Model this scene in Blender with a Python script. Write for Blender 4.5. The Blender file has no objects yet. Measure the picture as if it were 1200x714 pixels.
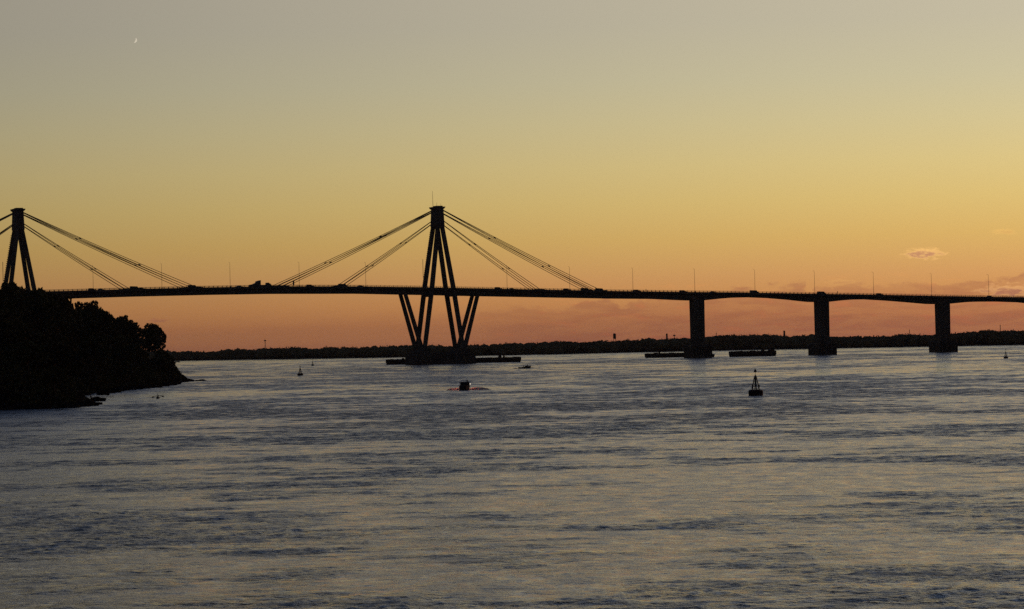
import bpy, bmesh, math, random
from mathutils import Vector, Matrix, noise
random.seed(11)
PI = math.pi
R = math.radians
scene = bpy.context.scene
col = scene.collection

# ------------------------------------------------------------------ camera
F = 3500.0                      # focal length in photograph pixels (1200 wide)
CAM = Vector((0, 0, 12.5))      # riverside promenade, about 12 m above the water
ROLL = 0.0215
pitch = math.atan(43 / F)
d_ = Vector((0, math.cos(pitch), math.sin(pitch)))
u0 = Vector((0, -math.sin(pitch), math.cos(pitch)))
r0 = Vector((1, 0, 0))
r_ = r0 * math.cos(ROLL) - u0 * math.sin(ROLL)
u_ = r0 * math.sin(ROLL) + u0 * math.cos(ROLL)
cd = bpy.data.cameras.new('camera')
cam = bpy.data.objects.new('camera', cd)
col.objects.link(cam)
cd.sensor_width = 36
cd.lens = 36 * F / 1200
cd.clip_start = 1
cd.clip_end = 200000
cam.matrix_world = Matrix(((r_.x, u_.x, -d_.x, CAM.x), (r_.y, u_.y, -d_.y, CAM.y), (r_.z, u_.z, -d_.z, CAM.z), (0, 0, 0, 1)))
scene.camera = cam

# ------------------------------------------------------------------ exposure
scene.view_settings.view_transform = 'Standard'
scene.view_settings.look = 'None'
scene.view_settings.exposure = 0
scene.view_settings.gamma = 1
scene.render.engine = 'CYCLES'
scene.cycles.use_denoising = False
scene.cycles.max_bounces = 4
scene.cycles.transparent_max_bounces = 8
scene.cycles.sample_clamp_indirect = 1.5
scene.cycles.sample_clamp_direct = 2.5

# ------------------------------------------------------------------ node helpers
def lin(c):
    return tuple(((v / 255) / 12.92 if v / 255 <= 0.04045 else ((v / 255 + 0.055) / 1.055) ** 2.4) for v in c)

class NT:
    def __init__(s, tree):
        s.t = tree; s.n = tree.nodes; s.l = tree.links
    def new(s, typ, **kw):
        n = s.n.new(typ)
        for k, v in kw.items():
            setattr(n, k, v)
        return n
    def put(s, sock, v):
        if v is None:
            return
        if isinstance(v, bpy.types.NodeSocket):
            s.l.new(v, sock)
        else:
            sock.default_value = v
    def math(s, op, a, b=None, c=None, clamp=False):
        n = s.new('ShaderNodeMath', operation=op); n.use_clamp = clamp
        s.put(n.inputs[0], a); s.put(n.inputs[1], b)
        if c is not None: s.put(n.inputs[2], c)
        return n.outputs[0]
    def mix(s, f, a, b, blend='MIX'):
        n = s.new('ShaderNodeMix', data_type='RGBA', blend_type=blend)
        s.put(n.inputs[0], f)
        s.put(n.inputs[6], a if isinstance(a, bpy.types.NodeSocket) else tuple(a) + (1,))
        s.put(n.inputs[7], b if isinstance(b, bpy.types.NodeSocket) else tuple(b) + (1,))
        return n.outputs[2]
    def smooth(s, v, a, b, c=0.0, d=1.0):
        n = s.new('ShaderNodeMapRange', interpolation_type='SMOOTHSTEP')
        s.put(n.inputs[0], v)
        for i, x in enumerate((a, b, c, d)):
            n.inputs[i + 1].default_value = x
        return n.outputs[0]
    def noise(s, vec, scale, detail=4, rough=.5, dist=0.0):
        n = s.new('ShaderNodeTexNoise')
        s.put(n.inputs['Vector'], vec)
        n.inputs['Scale'].default_value = scale
        n.inputs['Detail'].default_value = detail
        n.inputs['Roughness'].default_value = rough
        n.inputs['Distortion'].default_value = dist
        return n.outputs['Fac']
    def mapping(s, vec, scale=(1, 1, 1), rot=(0, 0, 0), loc=(0, 0, 0)):
        n = s.new('ShaderNodeMapping')
        s.put(n.inputs[0], vec)
        n.inputs['Location'].default_value = loc
        n.inputs['Rotation'].default_value = rot
        n.inputs['Scale'].default_value = scale
        return n.outputs[0]

# ------------------------------------------------------------------ dusk sky
SUN_AZ = 42.0        # degrees right of the camera axis: where the sun has gone down
SUN_EL = 1.0
GLOW_AZ = 24.0       # the brightest part of the afterglow
GLOW_SIGMA = 27.0
GLOW_FLOOR = 0.13
HAZE = 1.2e-5
world = bpy.data.worlds.new('World')
scene.world = world
world.use_nodes = True
w = NT(world.node_tree)
w.n.clear()
geo = w.new('ShaderNodeTexCoord')
sep = w.new('ShaderNodeSeparateXYZ')
w.l.new(geo.outputs['Generated'], sep.inputs[0])
X, Y, Z = sep.outputs
el = w.math('MULTIPLY', w.math('ARCSINE', Z), 57.29578)
az = w.math('MULTIPLY', w.math('ARCTAN2', X, Y), 57.29578)
pos = w.math('SQRT', w.math('DIVIDE', w.math('MAXIMUM', el, 0.0), 90.0))
ramp = w.new('ShaderNodeValToRGB')
w.l.new(pos, ramp.inputs[0])
G0 = GLOW_FLOOR + (1 - GLOW_FLOOR) * math.exp(-.5 * (GLOW_AZ / GLOW_SIGMA) ** 2)
stops = [(0.0, (166, 106, 70)), (.35, (180, 118, 73)), (.75, (193, 135, 81)), (1.15, (197, 146, 90)), (1.9, (201, 164, 96)),
         (2.6, (202, 175, 110)), (3.3, (200, 180, 124)), (4.1, (193, 180, 137)), (4.9, (185, 177, 146)), (6.0, (178, 171, 150)),
         (7.5, (178, 170, 152)), (10.5, (182, 174, 158)), (13.5, (160, 165, 172)), (19, (124, 143, 176)), (28, (94, 117, 158)), (50, (56, 72, 106)), (90, (40, 52, 82))]
cr = ramp.color_ramp
cr.interpolation = 'LINEAR'
while len(cr.elements) < len(stops):
    cr.elements.new(0.5)
for e_, (a, c) in zip(cr.elements, stops):
    e_.position = math.sqrt(a / 90)
    e_.color = tuple(v / G0 for v in lin(c)) + (1,)
daz = w.math('SUBTRACT', az, GLOW_AZ)
daz = w.math('ABSOLUTE', daz)
daz = w.math('MINIMUM', daz, w.math('SUBTRACT', 360.0, daz))
g = w.math('DIVIDE', daz, GLOW_SIGMA)
g = w.math('EXPONENT', w.math('MULTIPLY', w.math('MULTIPLY', g, g), -.5))
g = w.math('ADD', w.math('MULTIPLY', g, 1 - GLOW_FLOOR), GLOW_FLOOR)
# cooler away from the glow
g2 = w.smooth(daz, 12, 40)
tint = w.mix(g2, (1.0, .985, .95), (.98, .99, 1.05))
skyc = w.mix(1.0, ramp.outputs[0], tint, 'MULTIPLY')
# cloud bank low in the west: streaky, seen edge on
cv = w.new('ShaderNodeCombineXYZ')
w.put(cv.inputs[0], az); w.put(cv.inputs[1], el)
vec = cv.outputs[0]
n1 = w.noise(w.mapping(vec, (.55, 3.6, 1), loc=(3.1, 7.3, 0)), 1.0, 6, .58, .5)
n2 = w.noise(w.mapping(vec, (1.6, 7.5, 1), loc=(1.7, 2.2, 0)), 1.0, 5, .6, .3)
nn = w.math('ADD', w.math('MULTIPLY', n1, .65), w.math('MULTIPLY', n2, .35))
edge = w.math('ADD', w.math('ADD', .66, w.math('MULTIPLY', az, .045)), w.math('MULTIPLY', w.math('SUBTRACT', w.noise(w.mapping(vec, (1.3, 2.4, 1)), 1.0, 6, .62), .5), 1.1))
top = w.smooth(w.math('SUBTRACT', edge, el), -.03, .10)
bank = w.math('MULTIPLY', w.math('ADD', .45, w.math('MULTIPLY', w.smooth(nn, .42, .58), .55)), top)
side = w.smooth(az, -2.5, 2.0, .12, 1.0)
bank = w.math('MULTIPLY', bank, side)
skyc = w.mix(w.math('MULTIPLY', bank, .85), skyc, w.mix(1.0, skyc, (.73, .64, .82), 'MULTIPLY'))
rim = w.math('MULTIPLY', w.smooth(n2, .54, .68), w.math('MULTIPLY', side, w.smooth(el, 1.35, .5)))
skyc = w.mix(w.math('MULTIPLY', rim, .55), skyc, w.mix(1.0, skyc, (1.25, 1.06, .98), 'MULTIPLY'))

def small_cloud(skyc, caz, cel, ra, re, tilt, darkcol, rimcol, seed, amt=1.0):
    """a little cumulus far off: ragged mask, dark base, sunlit upper rim"""
    m = w.mapping(vec, (1, 1, 1), loc=(-caz, -cel, 0))
    m2 = w.mapping(m, (1 / ra, 1 / re, 0), rot=(0, 0, tilt))
    ln = w.new('ShaderNodeVectorMath', operation='LENGTH')
    w.l.new(m2, ln.inputs[0])
    nz = w.noise(w.mapping(vec, (5, 14, 1), loc=(seed, seed, 0)), 1.0, 5, .62)
    dd = w.math('ADD', ln.outputs['Value'], w.math('MULTIPLY', w.math('SUBTRACT', nz, .5), 2.3))
    mask = w.smooth(dd, 1.05, .45)
    up = w.new('ShaderNodeSeparateXYZ'); w.l.new(m2, up.inputs[0])
    h = w.math('ADD', up.outputs[1], w.math('MULTIPLY', w.math('SUBTRACT', nz, .5), 1.8))
    lit = w.smooth(h, -.15, .45)
    core = w.smooth(dd, .8, .3)
    cc = w.mix(w.math('MULTIPLY', core, w.math('SUBTRACT', 1.0, lit)), rimcol, darkcol)
    return w.mix(w.math('MULTIPLY', mask, amt), skyc, cc)
def azel(px, py):
    v = d_ * F + r_ * (px - 600) + u_ * (357 - py)
    return math.degrees(math.atan2(v.x, v.y)), math.degrees(math.atan2(v.z, math.hypot(v.x, v.y)))
for (px, py, wx, wy, tl, dk, rm, sd, am) in (
        (1083, 297, 27, 7.5, .07, lin((200, 144, 104)), lin((246, 192, 116)), 3.3, 1.0),
        (1176, 272, 16, 4.0, .0, lin((226, 176, 102)), lin((236, 188, 108)), 8.1, .7),
        (1180, 341, 38, 9, .0, lin((178, 118, 90)), lin((228, 168, 108)), 5.7, .9),
        (985, 331, 20, 4, .0, lin((205, 146, 90)), lin((222, 165, 98)), 2.4, .5),
        (184, 376, 13, 3.2, .0, lin((150, 98, 72)), lin((165, 108, 75)), 9.9, .7)):
    a, e = azel(px, py)
    gg = GLOW_FLOOR + (1 - GLOW_FLOOR) * math.exp(-.5 * ((a - GLOW_AZ) / GLOW_SIGMA) ** 2)
    dk = tuple(v / gg for v in dk); rm = tuple(v / gg for v in rm)
    skyc = small_cloud(skyc, a, e, wx / F * 57.3, wy / F * 57.3, tl, dk, rm, sd, am)
final = w.new('ShaderNodeVectorMath', operation='SCALE')
w.l.new(skyc, final.inputs[0]); w.l.new(g, final.inputs['Scale'])
bg = w.new('ShaderNodeBackground')
w.l.new(final.outputs[0], bg.inputs[0]); bg.inputs[1].default_value = 1.0
nish = w.new('ShaderNodeTexSky', sky_type='NISHITA')
nish.sun_disc = False
nish.sun_elevation = R(SUN_EL)
nish.sun_rotation = R(SUN_AZ)
bg2 = w.new('ShaderNodeBackground')
w.l.new(nish.outputs[0], bg2.inputs[0]); bg2.inputs[1].default_value = 0.006
add = w.new('ShaderNodeAddShader')
w.l.new(bg.outputs[0], add.inputs[0]); w.l.new(bg2.outputs[0], add.inputs[1])
wo = w.new('ShaderNodeOutputWorld')
w.l.new(add.outputs[0], wo.inputs[0])

# last red light of the sun
sl = bpy.data.lights.new('sun', 'SUN')
sl.energy = 0.35
sl.angle = R(1.0)
sl.color = (1.0, .38, .18)
so = bpy.data.objects.new('sun', sl)
col.objects.link(so)
sd_ = Vector((math.sin(R(SUN_AZ)) * math.cos(R(SUN_EL)), math.cos(R(SUN_AZ)) * math.cos(R(SUN_EL)), math.sin(R(SUN_EL))))
so.rotation_euler = (-sd_).to_track_quat('-Z', 'Y').to_euler()

# ------------------------------------------------------------------ survey helpers: sight lines used to work out real positions
def ray(px, py):
    return d_ * F + r_ * (px - 600) + u_ * (357 - py)
def on_water(px, py, z=0.0):
    v = ray(px, py)
    k = (z - CAM.z) / v.z
    return CAM + v * k
def at_dist(px, py, dist):
    v = ray(px, py)
    return CAM + v * (dist / v.y)
def to_px(p):
    q = p - CAM
    k = F / q.dot(d_)
    return 600 + q.dot(r_) * k, 357 - q.dot(u_) * k
TH = R(20.0)
_q = ray(515, 425)
BO = Vector((_q.x * 1740 / _q.y, 1740, 0))
BE = Vector((math.cos(TH), math.sin(TH), 0))
BN = Vector((-math.sin(TH), math.cos(TH), 0))
def bs(px, py, t=0.0):
    v = ray(px, py)
    k = (t + (BO - CAM).dot(BN)) / v.dot(BN)
    p = CAM + v * k
    return (p - BO).dot(BE), p.z

# ------------------------------------------------------------------ materials
def mat(name, base, rough=.8, var=.25, scale=1.0, metallic=0.0, bump=0.0, base2=None, coord='Object', stretch=(1, 1, 1), spec=.15):
    m = bpy.data.materials.new(name); m.use_nodes = True
    t = NT(m.node_tree); b = t.n['Principled BSDF']
    tc = t.new('ShaderNodeTexCoord')
    vec = t.mapping(tc.outputs[coord], stretch)
    nz = t.noise(vec, scale, 6, .6)
    c2 = base2 or tuple(v * (1 - var) for v in base)
    c1 = tuple(v * (1 + var * .5) for v in base)
    t.l.new(t.mix(t.smooth(nz, .35, .68), c2, c1), b.inputs['Base Color'])
    b.inputs['Roughness'].default_value = rough
    b.inputs['Metallic'].default_value = metallic
    b.inputs['Specular IOR Level'].default_value = spec
    if bump:
        bp = t.new('ShaderNodeBump'); bp.inputs['Strength'].default_value = bump
        t.l.new(nz, bp.inputs['Height']); t.l.new(bp.outputs[0], b.inputs['Normal'])
    return m
def emit(name, c, s):
    m = bpy.data.materials.new(name); m.use_nodes = True
    t = NT(m.node_tree); t.n.remove(t.n['Principled BSDF'])
    e = t.new('ShaderNodeEmission'); e.inputs[0].default_value = tuple(c) + (1,); e.inputs[1].default_value = s
    t.l.new(e.outputs[0], t.n['Material Output'].inputs[0])
    return m
M = {}
M['concrete'] = mat('weathered_concrete', (.085, .078, .068), .9, .35, .15, bump=.3, stretch=(1, 1, .25))
M['pilecap'] = mat('stained_concrete', (.06, .055, .048), .9, .4, .3, bump=.3)
M['asphalt'] = mat('asphalt', (.05, .05, .05), .9, .2, 1)
M['steel'] = mat('dark_steel', (.07, .066, .06), .6, .3, 2)
M['cable'] = mat('stay_sheath', (.09, .075, .06), .7, .2, .5)
M['rust'] = mat('rusty_hull', (.05, .035, .028), .85, .5, .8, bump=.2)
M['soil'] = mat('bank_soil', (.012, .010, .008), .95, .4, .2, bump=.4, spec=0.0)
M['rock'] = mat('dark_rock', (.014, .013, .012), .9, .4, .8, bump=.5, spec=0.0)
M['bark'] = mat('bark', (.05, .04, .03), .95, .3, 3)
M['leaf'] = mat('foliage', (.065, .062, .025), .85, .45, .35, spec=0.0)
M['leaf2'] = mat('foliage_olive', (.075, .06, .026), .85, .45, .35, spec=0.0)
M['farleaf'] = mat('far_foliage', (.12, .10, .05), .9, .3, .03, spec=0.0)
M['buoy'] = mat('buoy_paint', (.05, .02, .015), .8, .3, 2)
M['carpaint_dark'] = mat('dark_car_paint', (.04, .04, .045), .35, .1, 1)
M['carpaint_grey'] = mat('grey_car_paint', (.09, .09, .09), .35, .1, 1)
M['carpaint_red'] = mat('maroon_car_paint', (.09, .02, .018), .35, .1, 1)
M['glass'] = mat('vehicle_glass', (.02, .022, .025), .15, .1, 1)
M['rubber'] = mat('rubber', (.02, .02, .02), .9, .2, 4)
M['hull'] = mat('boat_hull', (.035, .035, .04), .85, .3, 2)
M['skin'] = mat('skin', (.18, .10, .07), .6, .1, 3)
M['cloth'] = mat('dark_clothing', (.035, .035, .045), .9, .3, 4)
M['hair'] = mat('dark_hair', (.02, .015, .012), .8, .2, 6)
M['lamp_white'] = emit('white_lamp', (1.0, .82, .62), 1.3)

# ------------------------------------------------------------------ mesh helpers
def linkobj(name, me, m=None, parent=None):
    o = bpy.data.objects.new(name, me); col.objects.link(o)
    if m is not None and not me.materials: me.materials.append(m)
    if parent is not None: o.parent = parent
    return o
def obj(name, bm, m, parent=None, smooth=False):
    me = bpy.data.meshes.new(name)
    bmesh.ops.recalc_face_normals(bm, faces=bm.faces)
    bm.to_mesh(me); bm.free()
    if smooth:
        for p in me.polygons: p.use_smooth = True
    return linkobj(name, me, m, parent)
def tag(o, label=None, cat=None, group=None, kind=None):
    if label: o['label'] = label
    if cat: o['category'] = cat
    if group: o['group'] = group
    if kind: o['kind'] = kind
    return o
def empty(name, loc=(0, 0, 0), rz=0.0):
    o = bpy.data.objects.new(name, None); col.objects.link(o)
    o.location = loc; o.rotation_euler = (0, 0, rz)
    o.empty_display_size = 1
    return o
def copy_tree(o, parent=None):
    c = o.copy(); col.objects.link(c); c.parent = parent
    for ch in list(o.children): copy_tree(ch, c)
    return c
def hexa(bm, lo, hi):
    """solid between two quads (lists of 4 points)"""
    v = [bm.verts.new(p) for p in list(lo) + list(hi)]
    for f in ((0, 1, 2, 3), (7, 6, 5, 4), (0, 4, 5, 1), (1, 5, 6, 2), (2, 6, 7, 3), (3, 7, 4, 0)):
        bm.faces.new([v[i] for i in f])
    return v
def box(bm, c, s):
    x, y, z = c; a, b, h = s[0] / 2, s[1] / 2, s[2] / 2
    return hexa(bm, [(x - a, y - b, z - h), (x + a, y - b, z - h), (x + a, y + b, z - h), (x - a, y + b, z - h)],
                [(x - a, y - b, z + h), (x + a, y - b, z + h), (x + a, y + b, z + h), (x - a, y + b, z + h)])
def beam(bm, p, q, a, b, a2=None, b2=None):
    """rectangular member, footprint a (along s) x b (along t) at both ends, ends kept level"""
    a2 = a2 or a; b2 = b2 or b
    f = lambda P, a, b: [(P[0] - a / 2, P[1] - b / 2, P[2]), (P[0] + a / 2, P[1] - b / 2, P[2]), (P[0] + a / 2, P[1] + b / 2, P[2]), (P[0] - a / 2, P[1] + b / 2, P[2])]
    hexa(bm, f(p, a, b), f(q, a2, b2))
def tube(bm, pts, rads, n=6, caps=True):
    pts = [Vector(p) for p in pts]
    if not isinstance(rads, (list, tuple)): rads = [rads] * len(pts)
    rings = []
    for i, p in enumerate(pts):
        dr = (pts[min(i + 1, len(pts) - 1)] - pts[max(i - 1, 0)]).normalized()
        a = dr.cross(Vector((0, 0, 1)))
        if a.length < .05: a = dr.cross(Vector((1, 0, 0)))
        a.normalize(); b = dr.cross(a)
        rings.append([bm.verts.new(p + (a * math.cos(2 * PI * k / n) + b * math.sin(2 * PI * k / n)) * rads[i]) for k in range(n)])
    for i in range(len(rings) - 1):
        for k in range(n):
            bm.faces.new((rings[i][k], rings[i][(k + 1) % n], rings[i + 1][(k + 1) % n], rings[i + 1][k]))
    if caps:
        bm.faces.new(rings[0]); bm.faces.new(rings[-1])
def lathe(bm, prof, n=16, c=(0, 0)):
    rings = [[bm.verts.new((c[0] + r * math.cos(2 * PI * k / n), c[1] + r * math.sin(2 * PI * k / n), z)) for k in range(n)] for r, z in prof]
    for i in range(len(rings) - 1):
        for k in range(n):
            bm.faces.new((rings[i][k], rings[i][(k + 1) % n], rings[i + 1][(k + 1) % n], rings[i + 1][k]))
    bm.faces.new(rings[0]); bm.faces.new(rings[-1])
def prism(bm, pts, y0, y1):
    """side outline in x-z extruded from y0 to y1"""
    a = [bm.verts.new((x, y0, z)) for x, z in pts]
    b = [bm.verts.new((x, y1, z)) for x, z in pts]
    bm.faces.new(a); bm.faces.new(b[::-1])
    for i in range(len(pts)):
        j = (i + 1) % len(pts)
        bm.faces.new((a[i], a[j], b[j], b[i]))
def interp(tab, x):
    if x <= tab[0][0]: return tab[0][1]
    for (a, b), (c, d) in zip(tab, tab[1:]):
        if x <= c: return b + (d - b) * (x - a) / (c - a)
    return tab[-1][1]

# ------------------------------------------------------------------ river
import numpy as np
def water_material():
    m = bpy.data.materials.new('river_water'); m.use_nodes = True
    t = NT(m.node_tree); b = t.n['Principled BSDF']
    b.inputs['Base Color'].default_value = (.012, .015, .018, 1)
    b.inputs['IOR'].default_value = 1.333
    at = t.new('ShaderNodeAttribute', attribute_name='ruffle')      # how strongly the wind ruffles this patch
    av = t.new('ShaderNodeAttribute', attribute_name='ripple')      # mirror roughness from ripples too fine to model
    tc = t.new('ShaderNodeTexCoord')
    P = tc.outputs['Object']
    fine = t.noise(t.mapping(P, (.10, .16, 1), rot=(0, 0, .1)), 1.0, 5, .65)
    gust = t.noise(t.mapping(P, (.42, .20, 1), rot=(0, 0, .06)), 1.0, 5, .68, .3)
    k = t.math('MULTIPLY', t.smooth(fine, .3, .7, .70, 1.25), t.smooth(gust, .30, .70, .45, 1.5))
    t.l.new(t.math('MULTIPLY', av.outputs['Fac'], k), b.inputs['Roughness'])
    h1 = t.noise(t.mapping(P, (.30, .42, 1), rot=(0, 0, .2)), 1.0, 3, .6)
    h2 = t.noise(t.mapping(P, (1.8, 2.8, 1), rot=(0, 0, -.3)), 1.0, 4, .62)
    h4 = t.noise(t.mapping(P, (5, 7, 1), rot=(0, 0, .5)), 1.0, 2, .5)
    h = t.math('ADD', t.math('MULTIPLY', h2, .24), t.math('MULTIPLY', h4, .05))
    h = t.math('ADD', t.math('MULTIPLY', h1, .40), h)
    h = t.math('MULTIPLY', t.math('MULTIPLY', h, at.outputs['Fac']), t.smooth(gust, .3, .7, .55, 1.3))
    bp = t.new('ShaderNodeBump')
    bp.inputs['Strength'].default_value = 1.0
    bp.inputs['Distance'].default_value = WAVE_DIST
    t.l.new(h, bp.inputs['Height']); t.l.new(bp.outputs[0], b.inputs['Normal'])
    return m
WAVE_DIST = 1.7
SIG = .148                    # slope of the wind waves in a ruffled patch
def build_river():
    # rows out to the far bank, columns fanning out; modelled waves where the mesh is fine enough
    Ds = [3.0, 30.0, 70.0, 100.0]
    st_ = .18
    while Ds[-1] < 3400:
        st_ = min(st_ * (1.0008 if Ds[-1] < 430 else 1.03), max(.5, Ds[-1] ** 2 / 37300 * .5), 60)
        Ds.append(Ds[-1] + st_)
    Ds = np.array(Ds)
    dense = np.linspace(-.195, .195, 600)
    ta = np.concatenate([[-3, -1.6, -.8, -.45, -.3, -.24], dense, [.24, .3, .45, .8, 1.6, 3]])
    Yg = np.repeat(Ds[:, None], len(ta), 1); Xg = Yg * ta[None, :]
    step = np.gradient(Ds)[:, None]
    # wind patches
    pv = np.zeros_like(Xg)
    sub = 2
    fx = noise.fractal
    rows_i = list(range(0, len(Ds), 1)); cols_i = list(range(0, len(ta), 4))
    coarse = np.array([[fx(Vector((Xg[i, j] / 44, Yg[i, j] / 30, 1.5)), .7, 2.1, 7) * .85 + fx(Vector((Xg[i, j] / 190, Yg[i, j] / 200, 7.5)), .8, 2.0, 3) * .6
                        + fx(Vector((Xg[i, j] / 9, Yg[i, j] / 6, 3.5)), .95, 2.0, 5) * .72 for j in cols_i] for i in rows_i])
    cidx = np.arange(len(ta))
    for i in range(len(Ds)): pv[i] = np.interp(cidx, cols_i, coarse[i])
    pv += .10 * np.clip((600 - Yg) / 300, -.5, 1) + .09 * np.exp(-((Yg - 300) / 85) ** 2) + .01
    ruf = 1 / (1 + np.exp(-pv * 7.5))
    calm = WAVE_CALM - .12 * np.clip((Yg - 400) / 500, 0, 1)      # slicks lie smoother out in the stream
    ruf = calm + (1.05 - calm) * ruf
    near_shore = np.clip((2700 - Yg) / 500, .12, 1)
    ruf = ruf * near_shore
    rng = np.random.RandomState(4)
    Z = np.zeros_like(Xg); var_un = np.zeros_like(Xg)
    N = 80
    lam = np.exp(rng.uniform(math.log(.50), math.log(3.6), N))
    wx = 1.5 * np.sin(Xg / 23 + Yg / 31) + 1.1 * np.sin(Xg / 7.3 - Yg / 11.7)
    wy = 1.5 * np.sin(Xg / 19 - Yg / 27 + 1) + 1.1 * np.sin(Xg / 8.9 + Yg / 9.1 + 2)
    for k in range(N):
        th = rng.normal(PI / 2 + .12, .85)           # crests lie mostly across the view, wind along it
        kx, ky = 2 * PI / lam[k] * math.cos(th), 2 * PI / lam[k] * math.sin(th)
        slope = SIG * math.sqrt(2.0 / N) * (1.3 if lam[k] < 1.6 else .62)
        ly = 2 * PI / max(abs(ky), 1e-3)
        res = np.clip((ly / step - 2.5) / 2.5, 0, 1)
        a = slope * lam[k] / (2 * PI)
        Z += a * res * np.sin(kx * (Xg + wx) + ky * (Yg + wy) + rng.uniform(0, 6.28))
        var_un += slope ** 2 / 2 * (1 - res ** 2)
    # keep crests sharper than troughs
    Z *= ruf
    Z += .25 * Z * Z * np.sign(Z) * 4
    inb = (np.abs(ta) < .20)[None, :] & (Yg > 90)
    Z = np.where(inb, Z, 0.0); var_un = np.where(inb, var_un, SIG ** 2)
    bump_share = np.clip((700 - Yg) / 500, 0, 1)
    var = var_un * ruf ** 2 * (1 - .8 * bump_share) + (.016 * ruf) ** 2 + .012 ** 2 + .0016 * ruf ** 2 * (1 - bump_share)
    rough = np.sqrt(np.sqrt(2 * var))
    ny, nx = Xg.shape
    co = np.stack([Xg, Yg, Z], -1).reshape(-1, 3)
    me = bpy.data.meshes.new('river_water')
    me.vertices.add(len(co)); me.vertices.foreach_set('co', co.astype(np.float32).ravel())
    idx = np.arange(ny * nx).reshape(ny, nx)
    q = np.stack([idx[:-1, :-1], idx[:-1, 1:], idx[1:, 1:], idx[1:, :-1]], -1).reshape(-1, 4)
    me.loops.add(q.size); me.loops.foreach_set('vertex_index', q.ravel().astype(np.int32))
    me.polygons.add(len(q)); me.polygons.foreach_set('loop_start', np.arange(0, q.size, 4, dtype=np.int32))
    me.polygons.foreach_set('use_smooth', np.ones(len(q), dtype=bool))
    me.update(calc_edges=True)
    for nm, arr in (('ruffle', ruf * np.clip((1000 - Yg) / 600, .0, 1)), ('ripple', rough)):
        a = me.attributes.new(nm, 'FLOAT', 'POINT'); a.data.foreach_set('value', arr.astype(np.float32).ravel())
    print('river quads', len(q), 'rows', ny, 'Z std', Z[inb].std(), 'rough', rough.min(), rough.max())
    return linkobj('river_water', me, water_material())
WAVE_CALM = .26
river = build_river()
tag(river, 'wide rippled river reflecting the dusk sky', 'river', kind='structure')

# ------------------------------------------------------------------ far bank and its wood
SH = [(-400, 434.5), (195, 423.2), (240, 422.3), (420, 419.6), (640, 415.4), (740, 413), (940, 408.8), (1200, 404.2), (1700, 395)]
far_pts = [on_water(px, interp(SH, px)) for px in range(-300, 1601, 50)]
bm = bmesh.new()
prof = [(-2, -.8), (2, .9), (14, 1.6), (400, 2.2)] + [(q, 2.5 - (q + 2800) ** 2 / 12.74e6) for q in (1500, 3000, 5000, 8000, 12000, 20000)]   # the plain curves away with the earth
rows = [[bm.verts.new((p.x * (1 + dd / p.y), p.y + dd, z)) for p in far_pts] for dd, z in prof]
for a, b in zip(rows, rows[1:]):
    for i in range(len(a) - 1): bm.faces.new((a[i], a[i + 1], b[i + 1], b[i]))
tag(obj('far_bank', bm, M['soil']), 'low flat far bank along the horizon', 'river bank', kind='structure')

TOP = [(-400, 414), (60, 411), (195, 410), (240, 411), (258, 410), (268, 408), (278, 407.5), (295, 409.5), (310, 406.5), (330, 407), (345, 406.3), (372, 408), (385, 405.8), (400, 405.6), (420, 406),
       (440, 404.8), (480, 403.6), (520, 404), (555, 403.6), (600, 401.4), (640, 399.8), (662, 398.6), (680, 400), (700, 399), (708, 397.6), (716, 399), (730, 398.4), (742, 397), (755, 395.8), (760, 394.8), (768, 396.4), (780, 396.6),
       (796, 395.2), (815, 395), (840, 392), (870, 391.6), (880, 391), (900, 391), (912, 391.4), (924, 394), (940, 391.8), (950, 390.5), (965, 392), (975, 394), (1000, 393), (1045, 393), (1060, 390.2),
       (1090, 390.8), (1112, 391), (1125, 389.2), (1140, 387.2), (1158, 385.8), (1170, 387.4), (1185, 385.8), (1200, 387), (1600, 380)]
def leaf_mass(name, clumps, m, size, nleaf, parent=None, seed=1):
    """clumps: (centre, rx, ry, rz). one mesh of many small leaf-clump faces"""
    rnd = random.Random(seed)
    vs, fs = [], []
    for c, rx, ry, rz in clumps:
        for _ in range(nleaf if isinstance(nleaf, int) else nleaf(rx)):
            while True:
                p = Vector((rnd.uniform(-1, 1), rnd.uniform(-1, 1), rnd.uniform(-1, 1)))
                if .0 < p.length < 1: break
            p = p.normalized() * (p.length ** .45)
            q = Vector((c[0] + p.x * rx, c[1] + p.y * ry, c[2] + p.z * rz))
            s = size * rnd.uniform(.6, 1.4)
            nrm = Vector((rnd.gauss(0, 1), rnd.gauss(0, 1), rnd.gauss(0, 1))).normalized()
            a = nrm.orthogonal().normalized(); b = nrm.cross(a)
            ang = rnd.uniform(0, PI); ca, sa = math.cos(ang), math.sin(ang)
            a, b = a * ca + b * sa, b * ca - a * sa
            i = len(vs)
            vs += [q + a * s * .55, q + b * s * .32 + nrm * s * .1, q - a * s * .55, q - b * s * .32]
            fs.append((i, i + 1, i + 2, i + 3))
    me = bpy.data.meshes.new(name); me.from_pydata(vs, [], fs); me.update()
    return linkobj(name, me, m, parent)
cl = []; cores = bmesh.new()
px = -250.0
rnd = random.Random(5)
while px < 1560:
    base = on_water(px, interp(SH, px))
    for layer in (0, 1, 2):
        D = base.y + 14 + layer * 14 + rnd.uniform(-5, 5)
        topz = at_dist(px, interp(TOP, px) + (0 if layer == 1 else rnd.uniform(.8, 5)), D).z
        x0 = at_dist(px + rnd.uniform(-2, 2), 400, D).x
        hw = rnd.uniform(5, 8.5)
        z0 = 1.5
        topz -= rnd.uniform(0, 1.0) if layer == 1 else 0
        cl.append(((x0, D, topz - hw * .7), hw, hw, hw * .75))
        z = topz - hw * 1.5
        while z > 2:
            cl.append(((x0 + rnd.uniform(-1, 1), D + rnd.uniform(-2, 2), z), hw * 1.05, hw, hw * .8)); z -= hw * 1.1
    px += rnd.uniform(5, 9)
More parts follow.
